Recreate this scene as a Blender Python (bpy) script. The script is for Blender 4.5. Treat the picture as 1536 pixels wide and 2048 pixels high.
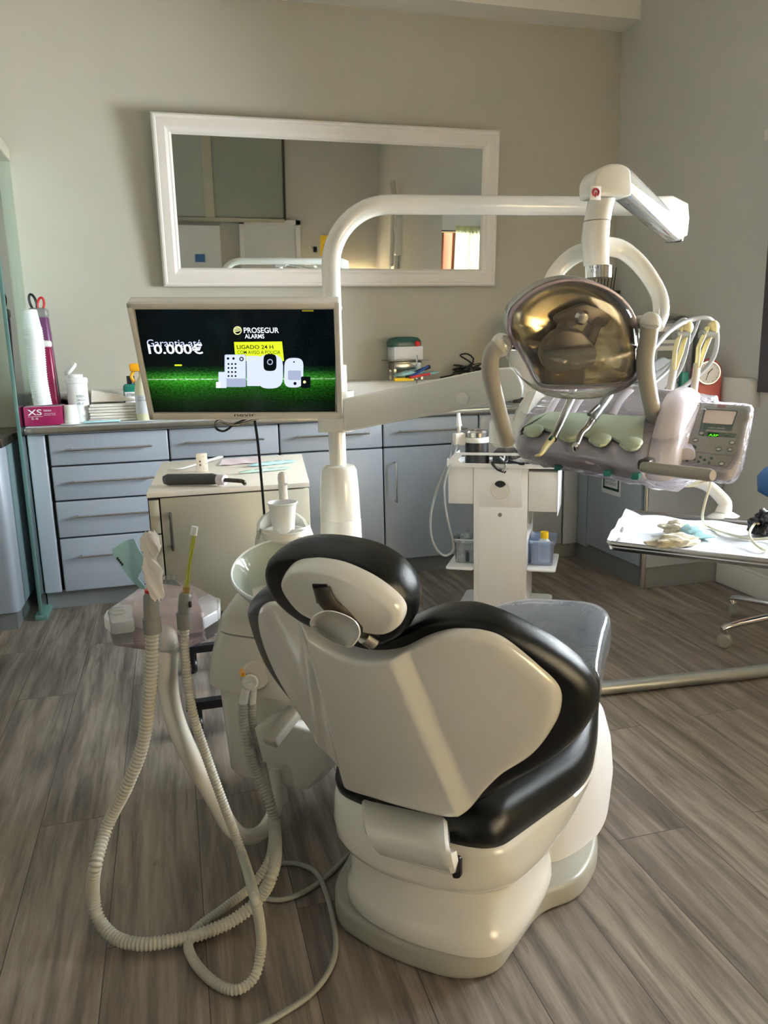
import bpy, bmesh, math, random
from mathutils import Vector, Matrix, noise
random.seed(7)
V = Vector
PI = math.pi
S = bpy.context.scene
for _o in list(bpy.data.objects):
    bpy.data.objects.remove(_o, do_unlink=True)
COL = S.collection
# ------------------------------------------------------------------ camera
FPX = 1535.0
CAMH = 1.08
_y, _p, _r = [math.radians(a) for a in (15.2, 11.75, 1.4)]
CAM = V((0, 0, CAMH))
FW = V((math.sin(_y)*math.cos(_p), math.cos(_y)*math.cos(_p), -math.sin(_p)))
_r0 = V((math.cos(_y), -math.sin(_y), 0)); _u0 = _r0.cross(FW)
RT = _r0*math.cos(_r) - _u0*math.sin(_r)
UP = _r0*math.sin(_r) + _u0*math.cos(_r)
cd = bpy.data.cameras.new('camera'); cam = bpy.data.objects.new('camera', cd); COL.objects.link(cam)
cam.matrix_world = Matrix(((RT.x, UP.x, -FW.x, 0), (RT.y, UP.y, -FW.y, 0), (RT.z, UP.z, -FW.z, CAMH), (0, 0, 0, 1)))
cd.sensor_fit = 'VERTICAL'; cd.sensor_height = 24.0; cd.lens = 24.0*FPX/2048.0
cd.clip_start = 0.02
S.camera = cam
# ------------------------------------------------------------------ light
S.view_settings.view_transform = 'Standard'; S.view_settings.look = 'None'
S.view_settings.gamma = 1.0; S.view_settings.use_curve_mapping = False
S.view_settings.exposure = 0.52
w = bpy.data.worlds.new('sky'); S.world = w; w.use_nodes = True
w.node_tree.nodes['Background'].inputs[0].default_value = (0.62, 0.78, 1.0, 1)
w.node_tree.nodes['Background'].inputs[1].default_value = 0.4
def area(name, loc, target, sx, sy, energy, col, spread=None):
    l = bpy.data.lights.new(name, 'AREA'); l.shape = 'RECTANGLE'; l.size = sx; l.size_y = sy
    l.energy = energy; l.color = col
    if spread: l.spread = spread
    o = bpy.data.objects.new(name, l); COL.objects.link(o); o.location = loc
    o.rotation_euler = (V(target)-V(loc)).to_track_quat('-Z', 'Y').to_euler()
    return o
sun = bpy.data.lights.new('sun', 'SUN'); sun.energy = 60.0; sun.angle = math.radians(0.6); sun.color = (1, .84, .60)
so = bpy.data.objects.new('sun', sun); COL.objects.link(so)
so.rotation_euler = V((-.35, -1.2, -.85)).to_track_quat('-Z', 'Y').to_euler()
area('window_and_fill_light', (2.52, 1.88, 1.36), (0, 1.88, 1.0), 1.6, .95, 225, (.86, .94, 1.0))
area('window_and_fill_light', (-1.84, -.1, 1.5), (0, .1, 1.2), 1.3, 1.1, 3, (1, .93, .80))  # weak fill from the left, added without a known source
area('added_rear_light', (1.94, -1.40, .70), (1.5, 2.0, 1.0), .8, 1.0, 330, (1, .92, .80))  # added warm source outside the low rear opening, behind the curtain
# ------------------------------------------------------------------ pixel helpers: a pixel and a depth make a point
def ray(px, py): return FW + RT*((px-768)/FPX) - UP*((py-1024)/FPX)
def PN(px, py, p0, n):
    d = ray(px, py); return CAM + d*((V(p0)-CAM).dot(n)/d.dot(n))
def PX(px, py, x): return PN(px, py, (x, 0, 0), V((1, 0, 0)))
def PY(px, py, y): return PN(px, py, (0, y, 0), V((0, 1, 0)))
def PZ(px, py, z): return PN(px, py, (0, 0, z), V((0, 0, 1)))
# ------------------------------------------------------------------ materials
def lin(c):
    c = c/255.0
    return c/12.92 if c <= .04045 else ((c+.055)/1.055)**2.4
def rgb(r, g, b): return (lin(r), lin(g), lin(b), 1)
def mat(name, col, rough=.5, metal=0.0, spec=.5, trans=0, emit=None, es=0, bump=0, bscale=200, coat=0, alpha=1, sss=0):
    m = bpy.data.materials.new(name); m.use_nodes = True; nt = m.node_tree; b = nt.nodes['Principled BSDF']
    b.inputs['Base Color'].default_value = col; b.inputs['Roughness'].default_value = rough
    b.inputs['Metallic'].default_value = metal; b.inputs['Specular IOR Level'].default_value = spec
    b.inputs['Transmission Weight'].default_value = trans; b.inputs['Coat Weight'].default_value = coat
    b.inputs['Alpha'].default_value = alpha
    if sss: b.inputs['Subsurface Weight'].default_value = sss; b.inputs['Subsurface Radius'].default_value = (.01, .01, .01)
    if emit: b.inputs['Emission Color'].default_value = emit; b.inputs['Emission Strength'].default_value = es
    # a slight procedural variation of the tone and, if asked, a fine grain
    n = nt.nodes.new('ShaderNodeTexNoise'); n.inputs['Scale'].default_value = 6
    tc = nt.nodes.new('ShaderNodeTexCoord'); nt.links.new(tc.outputs['Object'], n.inputs['Vector'])
    if not emit:
        mx = nt.nodes.new('ShaderNodeMix'); mx.data_type = 'RGBA'
        mx.inputs['A'].default_value = tuple(c*.97 for c in col[:3])+(1,); mx.inputs['B'].default_value = tuple(min(1, c*1.03) for c in col[:3])+(1,)
        nt.links.new(n.outputs['Fac'], mx.inputs['Factor']); nt.links.new(mx.outputs['Result'], b.inputs['Base Color'])
    if bump:
        n2 = nt.nodes.new('ShaderNodeTexNoise'); n2.inputs['Scale'].default_value = bscale; n2.inputs['Detail'].default_value = 3
        nt.links.new(tc.outputs['Object'], n2.inputs['Vector'])
        bp = nt.nodes.new('ShaderNodeBump'); bp.inputs['Strength'].default_value = bump; bp.inputs['Distance'].default_value = .002
        nt.links.new(n2.outputs['Fac'], bp.inputs['Height']); nt.links.new(bp.outputs['Normal'], b.inputs['Normal'])
    return m
def film(name, col=(1, 1, 1, 1), gl=.12, rough=.08, tint=(1, 1, 1, 1), haze=0.0, hazecol=(.8, .85, .9, 1), bump=.0, bscale=30):
    """thin clear plastic or glass: see-through, with a fresnel gloss and a little haze"""
    m = bpy.data.materials.new(name); m.use_nodes = True; nt = m.node_tree; nt.nodes.clear()
    out = nt.nodes.new('ShaderNodeOutputMaterial'); tr = nt.nodes.new('ShaderNodeBsdfTransparent'); tr.inputs[0].default_value = tint
    gs = nt.nodes.new('ShaderNodeBsdfGlossy'); gs.inputs[0].default_value = col; gs.inputs['Roughness'].default_value = rough
    df = nt.nodes.new('ShaderNodeBsdfDiffuse'); df.inputs[0].default_value = hazecol
    lw = nt.nodes.new('ShaderNodeFresnel'); lw.inputs[0].default_value = 1.45
    ma = nt.nodes.new('ShaderNodeMath'); ma.operation = 'ADD'; ma.inputs[1].default_value = gl; ma.use_clamp = True
    nt.links.new(lw.outputs[0], ma.inputs[0])
    m1 = nt.nodes.new('ShaderNodeMixShader'); m1.inputs[0].default_value = haze
    nt.links.new(tr.outputs[0], m1.inputs[1]); nt.links.new(df.outputs[0], m1.inputs[2])
    m2 = nt.nodes.new('ShaderNodeMixShader'); nt.links.new(ma.outputs[0], m2.inputs[0])
    nt.links.new(m1.outputs[0], m2.inputs[1]); nt.links.new(gs.outputs[0], m2.inputs[2]); nt.links.new(m2.outputs[0], out.inputs[0])
    if bump:
        n2 = nt.nodes.new('ShaderNodeTexNoise'); n2.inputs['Scale'].default_value = bscale; n2.inputs['Detail'].default_value = 4; n2.inputs['Distortion'].default_value = 1.5
        tc = nt.nodes.new('ShaderNodeTexCoord'); nt.links.new(tc.outputs['Object'], n2.inputs['Vector'])
        bp = nt.nodes.new('ShaderNodeBump'); bp.inputs['Strength'].default_value = bump; bp.inputs['Distance'].default_value = .01
        nt.links.new(n2.outputs['Fac'], bp.inputs['Height'])
        for s in (gs, df, lw): nt.links.new(bp.outputs['Normal'], s.inputs['Normal'])
    return m
M = {}
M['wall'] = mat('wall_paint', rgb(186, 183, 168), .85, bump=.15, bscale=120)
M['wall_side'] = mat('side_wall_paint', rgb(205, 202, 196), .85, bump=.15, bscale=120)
M['ceiling'] = mat('ceiling_paint', rgb(232, 229, 220), .9)
M['cab'] = mat('blue_grey_laminate', rgb(158, 166, 176), .38)
M['cab_dark'] = mat('cabinet_shadow_gap', rgb(60, 62, 64), .6)
M['kick'] = mat('grey_kickboard', rgb(140, 143, 145), .32, metal=.35)
M['worktop'] = mat('pale_grey_worktop', rgb(176, 180, 182), .3)
M['steel'] = mat('brushed_steel', rgb(190, 188, 184), .25, metal=1)
M['chrome'] = mat('chrome', rgb(225, 225, 225), .08, metal=1)
M['white'] = mat('warm_white_enamel', rgb(222, 219, 209), .16, coat=.6)
M['white2'] = mat('matt_white_plastic', rgb(224, 221, 214), .45)
M['purewhite'] = mat('white_lacquer', rgb(235, 235, 236), .35)
M['pinkwhite'] = mat('pale_pink_film_covered_plastic', rgb(214, 206, 214), .25)
M['pinker'] = mat('pale_rose_plastic', rgb(234, 208, 214), .3)
M['black'] = mat('black_leatherette', rgb(9, 12, 12), .27, spec=.34, bump=.22, bscale=900)
M['blackp'] = mat('black_plastic', rgb(22, 22, 24), .35)
M['grey'] = mat('mid_grey_plastic', rgb(128, 128, 122), .4)
M['basegrey'] = mat('grey_base_plastic', rgb(158, 157, 146), .3)
M['handle'] = mat('beige_grey_grip', rgb(172, 166, 153), .36)
M['hose'] = mat('grey_corrugated_hose', rgb(176, 174, 160), .5)
M['cable'] = mat('grey_cable', rgb(150, 150, 140), .5)
M['beige'] = mat('beige_laminate', rgb(192, 186, 166), .42)
M['beige_top'] = mat('pale_beige_laminate_top', rgb(228, 220, 206), .4)
M['darkmetal'] = mat('dark_bronze_metal', rgb(76, 70, 62), .3, metal=.6)
M['frame'] = mat('white_painted_moulding', rgb(228, 222, 214), .45)
M['mirror'] = mat('mirror_silver', rgb(225, 230, 228), .015, metal=1)
M['glassgreen'] = film('green_tinted_glass', gl=.10, rough=.01, tint=(.80, .92, .87, 1))
M['edgegreen'] = mat('polished_green_glass_edge', rgb(96, 132, 126), .1)
M['clear'] = film('clear_plastic_cover', gl=.06, rough=.03, tint=(.97, .97, .97, 1), haze=.03)
M['wrap'] = film('crinkled_clear_film', gl=.02, rough=.07, haze=.05, hazecol=(.9, .88, .9, 1), bump=1.0, bscale=20)
M['wrapdark'] = film('clear_film_on_black_pad', gl=.12, rough=.15, haze=.16, hazecol=(.62, .66, .72, 1), bump=.5, bscale=9)
M['bowl'] = film('frosted_bowl_glass', gl=.0, rough=.05, tint=(.90, .97, .92, 1), haze=.62, hazecol=(.66, .72, .64, 1))
M['tub'] = film('blue_tinted_clear_plastic', gl=.06, rough=.08, tint=(.74, .84, .98, 1), haze=.28, hazecol=(.62, .72, .95, 1))
M['tubclear'] = film('clear_food_box_plastic', gl=.05, rough=.08, tint=(.93, .96, .97, 1), haze=.2, hazecol=(.8, .84, .86, 1))
M['cup'] = mat('white_translucent_cup', rgb(238, 240, 238), .35, sss=.3)
M['paper'] = mat('white_paper', rgb(214, 217, 222), .8, bump=.3, bscale=40)
M['tissue'] = mat('soft_white_tissue', rgb(238, 232, 222), .9, bump=.5, bscale=60)
M['glove'] = mat('cream_latex', rgb(216, 208, 182), .6, sss=.1)
M['pouch'] = mat('pale_blue_sterile_film', rgb(176, 222, 228), .2, spec=.7, bump=.6, bscale=50)
M['teal'] = mat('teal_plastic', rgb(34, 118, 108), .3)
M['magenta'] = mat('magenta_carton', rgb(150, 24, 84), .45)
M['purple'] = mat('purple_carton', rgb(104, 58, 98), .3)
M['crimson'] = mat('crimson_carton', rgb(134, 18, 66), .25)
M['yellow'] = mat('yellow_plastic', rgb(240, 196, 20), .4)
M['orange'] = mat('orange_yellow_trigger', rgb(238, 170, 24), .35)
M['green'] = mat('green_liquid_bottle', rgb(24, 130, 112), .15, coat=.5)
M['dgreen'] = mat('dark_green_lid', rgb(30, 70, 62), .35)
M['red'] = mat('red_plastic', rgb(190, 28, 34), .35)
M['redclock'] = mat('brick_red_painted_metal', rgb(164, 66, 60), .45)
M['silicone'] = mat('pale_green_silicone', rgb(192, 204, 178), .5, sss=.1)
M['lime'] = film('yellow_green_clear_tube', gl=.05, tint=(.80, .84, .25, 1), haze=.45, hazecol=(.62, .66, .08, 1))
M['brass'] = mat('brass_collar', rgb(190, 160, 100), .3, metal=.9)
M['cream_tube'] = mat('cream_silicone_tube', rgb(230, 226, 200), .4)
M['blue'] = mat('blue_vinyl', rgb(60, 110, 170), .45)
M['gold'] = mat('gold_dichroic_reflector', rgb(250, 232, 178), .16, metal=1)
M['yelcream'] = mat('cream_yellow_plastic', rgb(226, 214, 160), .45)
M['text_w'] = mat('white_print', rgb(235, 235, 235), .6)
M['text_k'] = mat('black_print', rgb(30, 30, 32), .6)
M['text_g'] = mat('grey_print', rgb(105, 108, 110), .6)
M['gaugegreen'] = mat('grey_green_print', rgb(92, 122, 108), .5)
M['panelgrey'] = mat('grey_control_foil', rgb(206, 204, 194), .4)
M['wood'] = mat('orange_brown_window_wood', rgb(150, 84, 50), .45)
M['darkframe'] = mat('backlit_frame_shade', rgb(74, 68, 74), .4)  # wood seen against the light, its shade put into the colour
M['blind'] = mat('pale_yellow_blind_fabric', rgb(230, 226, 200), .7)
_b = M['blind'].node_tree.nodes['Principled BSDF']; _b.inputs['Transmission Weight'].default_value = 0
def emis(name, col, st):
    m = bpy.data.materials.new(name); m.use_nodes = True; nt = m.node_tree; nt.nodes.clear()
    o = nt.nodes.new('ShaderNodeOutputMaterial'); e = nt.nodes.new('ShaderNodeEmission'); e.inputs[0].default_value = col; e.inputs[1].default_value = st
    nt.links.new(e.outputs[0], o.inputs[0]); return m
def scr(name, r, g, b, st=1.0): return emis(name, rgb(r, g, b), st)
M['s_white'] = scr('screen_white', 225, 228, 240); M['s_grey'] = scr('screen_grey', 150, 160, 185); M['s_lav'] = scr('screen_pale_blue', 196, 204, 232)
M['s_yel'] = scr('screen_yellow', 206, 226, 40); M['s_cream'] = scr('screen_cream', 226, 224, 160); M['s_black'] = scr('screen_black', 8, 14, 16)
M['s_green'] = scr('display_green', 110, 250, 40, 1.2); M['s_dkgreen'] = scr('display_dark_green', 30, 60, 30, .6)

M['hosegrey'] = mat('smooth_grey_hose', rgb(162, 164, 166), .35)
M['steelgrey'] = mat('satin_grey_metal', rgb(150, 152, 150), .35, metal=.7)
M['darksteel'] = mat('dark_polished_steel', rgb(120, 118, 114), .2, metal=.9)
M['shiny'] = mat('polished_white_metal', rgb(232, 230, 224), .06, metal=.75)
M['pouchpale'] = mat('very_pale_green_film', rgb(190, 216, 206), .2, bump=.6, bscale=50)
M['wrapthin'] = film('thin_clear_film', gl=.02, rough=.1, haze=.03, bump=.5, bscale=14)

def floor_mat():
    m = bpy.data.materials.new('grey_oak_planks'); m.use_nodes = True; nt = m.node_tree; L = nt.links; b = nt.nodes['Principled BSDF']
    tc = nt.nodes.new('ShaderNodeTexCoord'); mp = nt.nodes.new('ShaderNodeMapping'); mp.inputs['Rotation'].default_value = (0, 0, math.radians(90))
    L.new(tc.outputs['Object'], mp.inputs['Vector'])
    br = nt.nodes.new('ShaderNodeTexBrick'); br.inputs['Scale'].default_value = 1; br.inputs['Brick Width'].default_value = 1.22; br.inputs['Row Height'].default_value = .18
    br.inputs['Mortar Size'].default_value = .0012; br.inputs['Mortar Smooth'].default_value = .3; br.inputs['Bias'].default_value = 0
    br.offset = .37; br.inputs['Color1'].default_value = (0, 0, 0, 1); br.inputs['Color2'].default_value = (1, 1, 1, 1); br.inputs['Mortar'].default_value = (.5, .5, .5, 1)
    L.new(mp.outputs[0], br.inputs['Vector'])
    # grain follows each plank: stretch the coordinates along the plank and shift them by the plank's own value
    sc = nt.nodes.new('ShaderNodeVectorMath'); sc.operation = 'MULTIPLY'; sc.inputs[1].default_value = (1.3, 16, 1); L.new(mp.outputs[0], sc.inputs[0])
    ad = nt.nodes.new('ShaderNodeVectorMath'); ad.operation = 'MULTIPLY_ADD'; ad.inputs[1].default_value = (7, 3, 11); L.new(br.outputs['Color'], ad.inputs[0]); L.new(sc.outputs[0], ad.inputs[2])
    n1 = nt.nodes.new('ShaderNodeTexNoise'); n1.inputs['Scale'].default_value = 2.0; n1.inputs['Detail'].default_value = 9; n1.inputs['Roughness'].default_value = .62; n1.inputs['Distortion'].default_value = .35
    L.new(ad.outputs[0], n1.inputs['Vector'])
    sc2 = nt.nodes.new('ShaderNodeVectorMath'); sc2.operation = 'MULTIPLY'; sc2.inputs[1].default_value = (2, 60, 1); L.new(ad.outputs[0], sc2.inputs[0])
    n2 = nt.nodes.new('ShaderNodeTexNoise'); n2.inputs['Scale'].default_value = 2; n2.inputs['Detail'].default_value = 5; L.new(sc2.outputs[0], n2.inputs['Vector'])
    cr = nt.nodes.new('ShaderNodeValToRGB'); e = cr.color_ramp.elements
    e[0].position = .28; e[0].color = rgb(86, 77, 70); e[1].position = .72; e[1].color = rgb(178, 167, 154)
    k = e.new(.45); k.color = rgb(126, 116, 106); k = e.new(.57); k.color = rgb(152, 141, 130)
    L.new(n1.outputs['Fac'], cr.inputs['Fac'])
    mx = nt.nodes.new('ShaderNodeMix'); mx.data_type = 'RGBA'; mx.blend_type = 'MULTIPLY'; mx.inputs['Factor'].default_value = .45
    cr2 = nt.nodes.new('ShaderNodeValToRGB'); cr2.color_ramp.elements[0].position = .3; cr2.color_ramp.elements[0].color = (.62, .6, .58, 1); cr2.color_ramp.elements[1].position = .6
    L.new(n2.outputs['Fac'], cr2.inputs['Fac']); L.new(cr.outputs[0], mx.inputs['A']); L.new(cr2.outputs[0], mx.inputs['B'])
    # dark open cracks along the grain
    n3 = nt.nodes.new('ShaderNodeTexNoise'); n3.inputs['Scale'].default_value = 3.2; n3.inputs['Detail'].default_value = 7; n3.inputs['Roughness'].default_value = .7; n3.inputs['Distortion'].default_value = 1.1; L.new(ad.outputs[0], n3.inputs['Vector'])
    c3 = nt.nodes.new('ShaderNodeValToRGB'); c3.color_ramp.elements[0].position = .33; c3.color_ramp.elements[0].color = (.50, .47, .44, 1); c3.color_ramp.elements[1].position = .42; L.new(n3.outputs['Fac'], c3.inputs['Fac'])
    m3 = nt.nodes.new('ShaderNodeMix'); m3.data_type = 'RGBA'; m3.blend_type = 'MULTIPLY'; m3.inputs['Factor'].default_value = .8; L.new(mx.outputs['Result'], m3.inputs['A']); L.new(c3.outputs[0], m3.inputs['B']); mx = m3
    # plank to plank tone
    mt = nt.nodes.new('ShaderNodeMix'); mt.data_type = 'RGBA'; mt.blend_type = 'MULTIPLY'; mt.inputs['Factor'].default_value = 1
    cr3 = nt.nodes.new('ShaderNodeValToRGB'); cr3.color_ramp.elements[0].color = (.76, .75, .75, 1); cr3.color_ramp.elements[1].color = (.94, .93, .91, 1)
    L.new(br.outputs['Color'], cr3.inputs['Fac']); L.new(mx.outputs['Result'], mt.inputs['A']); L.new(cr3.outputs[0], mt.inputs['B'])
    mo = nt.nodes.new('ShaderNodeMix'); mo.data_type = 'RGBA'; mo.inputs['B'].default_value = rgb(66, 60, 56)
    L.new(br.outputs['Fac'], mo.inputs['Factor']); L.new(mt.outputs['Result'], mo.inputs['A']); L.new(mo.outputs['Result'], b.inputs['Base Color'])
    b.inputs['Roughness'].default_value = .42; b.inputs['Specular IOR Level'].default_value = .4
    bp = nt.nodes.new('ShaderNodeBump'); bp.inputs['Strength'].default_value = .25; bp.inputs['Distance'].default_value = .002
    L.new(n2.outputs['Fac'], bp.inputs['Height']); L.new(bp.outputs['Normal'], b.inputs['Normal'])
    return m
M['floor'] = floor_mat()
# ------------------------------------------------------------------ mesh helpers
def cr_open(pts, n=8):
    p = [V(q) for q in pts]
    if len(p) < 3: return p
    p = [p[0]*2-p[1]] + p + [p[-1]*2-p[-2]]; out = []
    for i in range(1, len(p)-2):
        for k in range(n):
            t = k/n; a, b, c, d = p[i-1], p[i], p[i+1], p[i+2]
            out.append(.5*((2*b)+(c-a)*t+(2*a-5*b+4*c-d)*t*t+(-a+3*b-3*c+d)*t**3))
    out.append(p[-2]); return out
def cr_closed(pts, n=6):
    p = [V(q) for q in pts]; m = len(p); out = []
    for i in range(m):
        a, b, c, d = p[i-1], p[i], p[(i+1) % m], p[(i+2) % m]
        for k in range(n):
            t = k/n; out.append(.5*((2*b)+(c-a)*t+(2*a-5*b+4*c-d)*t*t+(-a+3*b-3*c+d)*t**3))
    return out
def round_poly(pts, r, n=5):
    """polygon with its corners rounded; r one radius or one per corner"""
    p = [V(q) for q in pts]; m = len(p); out = []
    for i in range(m):
        ri = r[i] if isinstance(r, (list, tuple)) else r
        a = p[i-1]-p[i]; c = p[(i+1) % m]-p[i]
        ri_ = min(ri, a.length*.49, c.length*.49)
        s = p[i]+a.normalized()*ri_; e = p[i]+c.normalized()*ri_
        for k in range(n+1):
            t = k/n; out.append(s*(1-t)**2+p[i]*2*t*(1-t)+e*t*t)
    return out
class MB:
    def __init__(s): s.v = []; s.f = []; s.mi = []; s.cur = 0
    def add(s, vs, fs):
        o = len(s.v); s.v += [V(q) for q in vs]
        for f in fs: s.f.append([o+i for i in f]); s.mi.append(s.cur)
        return s
    def box(s, c, size, ax=None, bev=0, seg=2):
        c = V(c); ax = ax or (V((1, 0, 0)), V((0, 1, 0)), V((0, 0, 1)))
        bm = bmesh.new(); bmesh.ops.create_cube(bm, size=1)
        for q in bm.verts: q.co = V((q.co.x*size[0], q.co.y*size[1], q.co.z*size[2]))
        if bev: bmesh.ops.bevel(bm, geom=bm.edges[:], offset=min(bev, min(size)*.49), segments=seg, profile=.5, affect='EDGES')
        bm.verts.index_update()
        s.add([c+ax[0]*q.co.x+ax[1]*q.co.y+ax[2]*q.co.z for q in bm.verts], [[q.index for q in f.verts] for f in bm.faces]); bm.free(); return s
    def boxmm(s, a, b, bev=0, seg=2):
        a = V(a); b = V(b); return s.box((a+b)/2, [abs(q) for q in (b-a)], None, bev, seg)
    def prism(s, pts, vec, bev=0, seg=2):
        bm = bmesh.new(); vec = V(vec); n = len(pts)
        a = [bm.verts.new(V(p)) for p in pts]; b = [bm.verts.new(V(p)+vec) for p in pts]
        f1 = bm.faces.new(a); f2 = bm.faces.new(b[::-1])
        for i in range(n): bm.faces.new([a[i], b[i], b[(i+1) % n], a[(i+1) % n]])
        bmesh.ops.recalc_face_normals(bm, faces=bm.faces[:])
        if bev:
            ed = [e for e in bm.edges if f1 in e.link_faces or f2 in e.link_faces]
            bmesh.ops.bevel(bm, geom=ed, offset=bev, segments=seg, profile=.5, affect='EDGES', clamp_overlap=True)
        bm.verts.index_update()
        s.add([q.co.copy() for q in bm.verts], [[q.index for q in f.verts] for f in bm.faces]); bm.free(); return s
    def loft(s, rings, cap0=True, cap1=True, closed=True):
        n = len(rings[0]); vs = [q for r in rings for q in r]; fs = []
        for i in range(len(rings)-1):
            for j in range(n if closed else n-1):
                k = (j+1) % n; fs.append([i*n+j, i*n+k, (i+1)*n+k, (i+1)*n+j])
        if cap0: fs.append(list(range(n))[::-1])
        if cap1: fs.append([(len(rings)-1)*n+j for j in range(n)])
        return s.add(vs, fs)
    def tube(s, pts, r, seg=10, smooth=0, flat=None, rib=0, ribamp=.2, closed=False):
        """tube along a path. flat=(up vector, ratio) makes an oval; rib = pitch of the corrugation"""
        p = cr_open(pts, smooth) if smooth else [V(q) for q in pts]
        if rib:
            L = [0]
            for i in range(1, len(p)): L.append(L[-1]+(p[i]-p[i-1]).length)
            m = int(L[-1]/rib*4); q = []; rr = []; j = 0
            for i in range(m+1):
                t = L[-1]*i/m
                while j < len(L)-2 and L[j+1] < t: j += 1
                f = (t-L[j])/max(1e-9, L[j+1]-L[j]); q.append(p[j].lerp(p[j+1], min(1, max(0, f))))
                fr = i/m; base = r(fr) if callable(r) else r
                rr.append(base*(1+ribamp*(.5 if i % 4 in (0, 1) else -.5)))
            p = q
        else:
            m = len(p)-1; rr = [(r(i/m) if callable(r) else r) for i in range(m+1)]
        t0 = (p[1]-p[0]).normalized(); up = V((0, 0, 1)) if abs(t0.z) < .9 else V((1, 0, 0))
        if flat: up = V(flat[0])
        a = (up - t0*up.dot(t0)).normalized(); rings = []
        for i in range(len(p)):
            t = (p[min(i+1, len(p)-1)]-p[max(i-1, 0)]).normalized()
            a = (a - t*a.dot(t)).normalized(); b = t.cross(a); k = flat[1] if flat else 1
            rings.append([p[i]+(a*math.cos(2*PI*j/seg)*k+b*math.sin(2*PI*j/seg))*rr[i] for j in range(seg)])
        return s.loft(rings)
    def lathe(s, prof, o, ax=(0, 0, 1), seg=28, cap=True, ell=1.0, xdir=None):
        o = V(o); z = V(ax).normalized(); x = V(xdir) if xdir else (V((1, 0, 0)) if abs(z.x) < .9 else V((0, 1, 0)))
        x = (x-z*x.dot(z)).normalized(); y = z.cross(x)
        rings = [[o+z*h+(x*math.cos(2*PI*j/seg)+y*math.sin(2*PI*j/seg)*ell)*max(r, 1e-5) for j in range(seg)] for r, h in prof]
        return s.loft(rings, cap, cap)
    def ball(s, c, r, sc=(1, 1, 1), ax=None, seg=16):
        prof = [(r*math.sin(PI*i/10), -r*math.cos(PI*i/10)) for i in range(11)]
        ax = ax or (V((1, 0, 0)), V((0, 1, 0)), V((0, 0, 1))); c = V(c)
        rings = [[c+ax[0]*rr*math.cos(2*PI*j/seg)*sc[0]+ax[1]*rr*math.sin(2*PI*j/seg)*sc[1]+ax[2]*h*sc[2] for j in range(seg)] for rr, h in prof]
        return s.loft(rings)
    def fan(s, outline, surf, prof, inner=(.85, .65, .42, .2), ctr=None, offin=None):
        """closed outline in surface coordinates; prof = list of (scale, offset) going round the rim"""
        n = len(outline); c = ctr or sum((V(q) for q in outline), V((0, 0)))/n
        rings = []
        for sc, off in prof: rings.append([surf(*(c+(V(q)-c)*sc), off) for q in outline])
        lo = prof[-1][1] if offin is None else offin
        for sc in inner:
            if sc < prof[-1][0]: rings.append([surf(*(c+(V(q)-c)*sc), lo) for q in outline])
        s.loft(rings, False, False)
        k = len(s.v)-n; s.v.append(surf(c[0], c[1], lo)); ci = len(s.v)-1
        for j in range(n): s.f.append([k+j, k+(j+1) % n, ci]); s.mi.append(s.cur)
        return s
def base_of(o):
    while o is not None:
        if o.type == 'EMPTY' or o.parent is None: return o.location
        o = o.parent
def build(name, mb, m, parent=None, smooth=True, ang=38, sub=0, loc=None):
    me = bpy.data.meshes.new(name)
    if parent is not None: b = V(base_of(parent))
    elif loc is not None: b = V(loc)
    else:
        xs = [q.x for q in mb.v]; ys = [q.y for q in mb.v]; zs = [q.z for q in mb.v]
        b = V(((min(xs)+max(xs))/2, (min(ys)+max(ys))/2, min(zs)))
    me.from_pydata([tuple(q-b) for q in mb.v], [], mb.f)
    ms = m if isinstance(m, (list, tuple)) else [m]
    for k in ms: me.materials.append(M[k] if isinstance(k, str) else k)
    if len(ms) > 1:
        for i, pl in enumerate(me.polygons): pl.material_index = mb.mi[i]
    bm = bmesh.new(); bm.from_mesh(me); bmesh.ops.recalc_face_normals(bm, faces=bm.faces[:]); bm.to_mesh(me); bm.free()
    if smooth:
        me.polygons.foreach_set('use_smooth', [True]*len(me.polygons)); me.set_sharp_from_angle(angle=math.radians(ang))
    me.update()
    o = bpy.data.objects.new(name, me); COL.objects.link(o)
    if parent is not None: o.parent = parent
    else: o.location = b
    if sub:
        md = o.modifiers.new('sub', 'SUBSURF'); md.levels = sub; md.render_levels = sub
    return o
def tag(o, label=None, cat=None, group=None, kind=None):
    if label: o['label'] = label
    if cat: o['category'] = cat
    if group: o['group'] = group
    if kind: o['kind'] = kind
    return o
def thing(name, label, cat, loc, group=None):
    o = bpy.data.objects.new(name, None); COL.objects.link(o); o.location = V(loc); o.empty_display_size = .05
    return tag(o, label, cat, group)
def st(name, mb, m, **k):
    o = build(name, mb, m, **k); o['kind'] = 'structure'; return o
def copy_tree(o, parent=None):
    c = o.copy(); COL.objects.link(c); c.parent = parent
    for ch in list(o.children): copy_tree(ch, c)
    return c
FONT = {}
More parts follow.
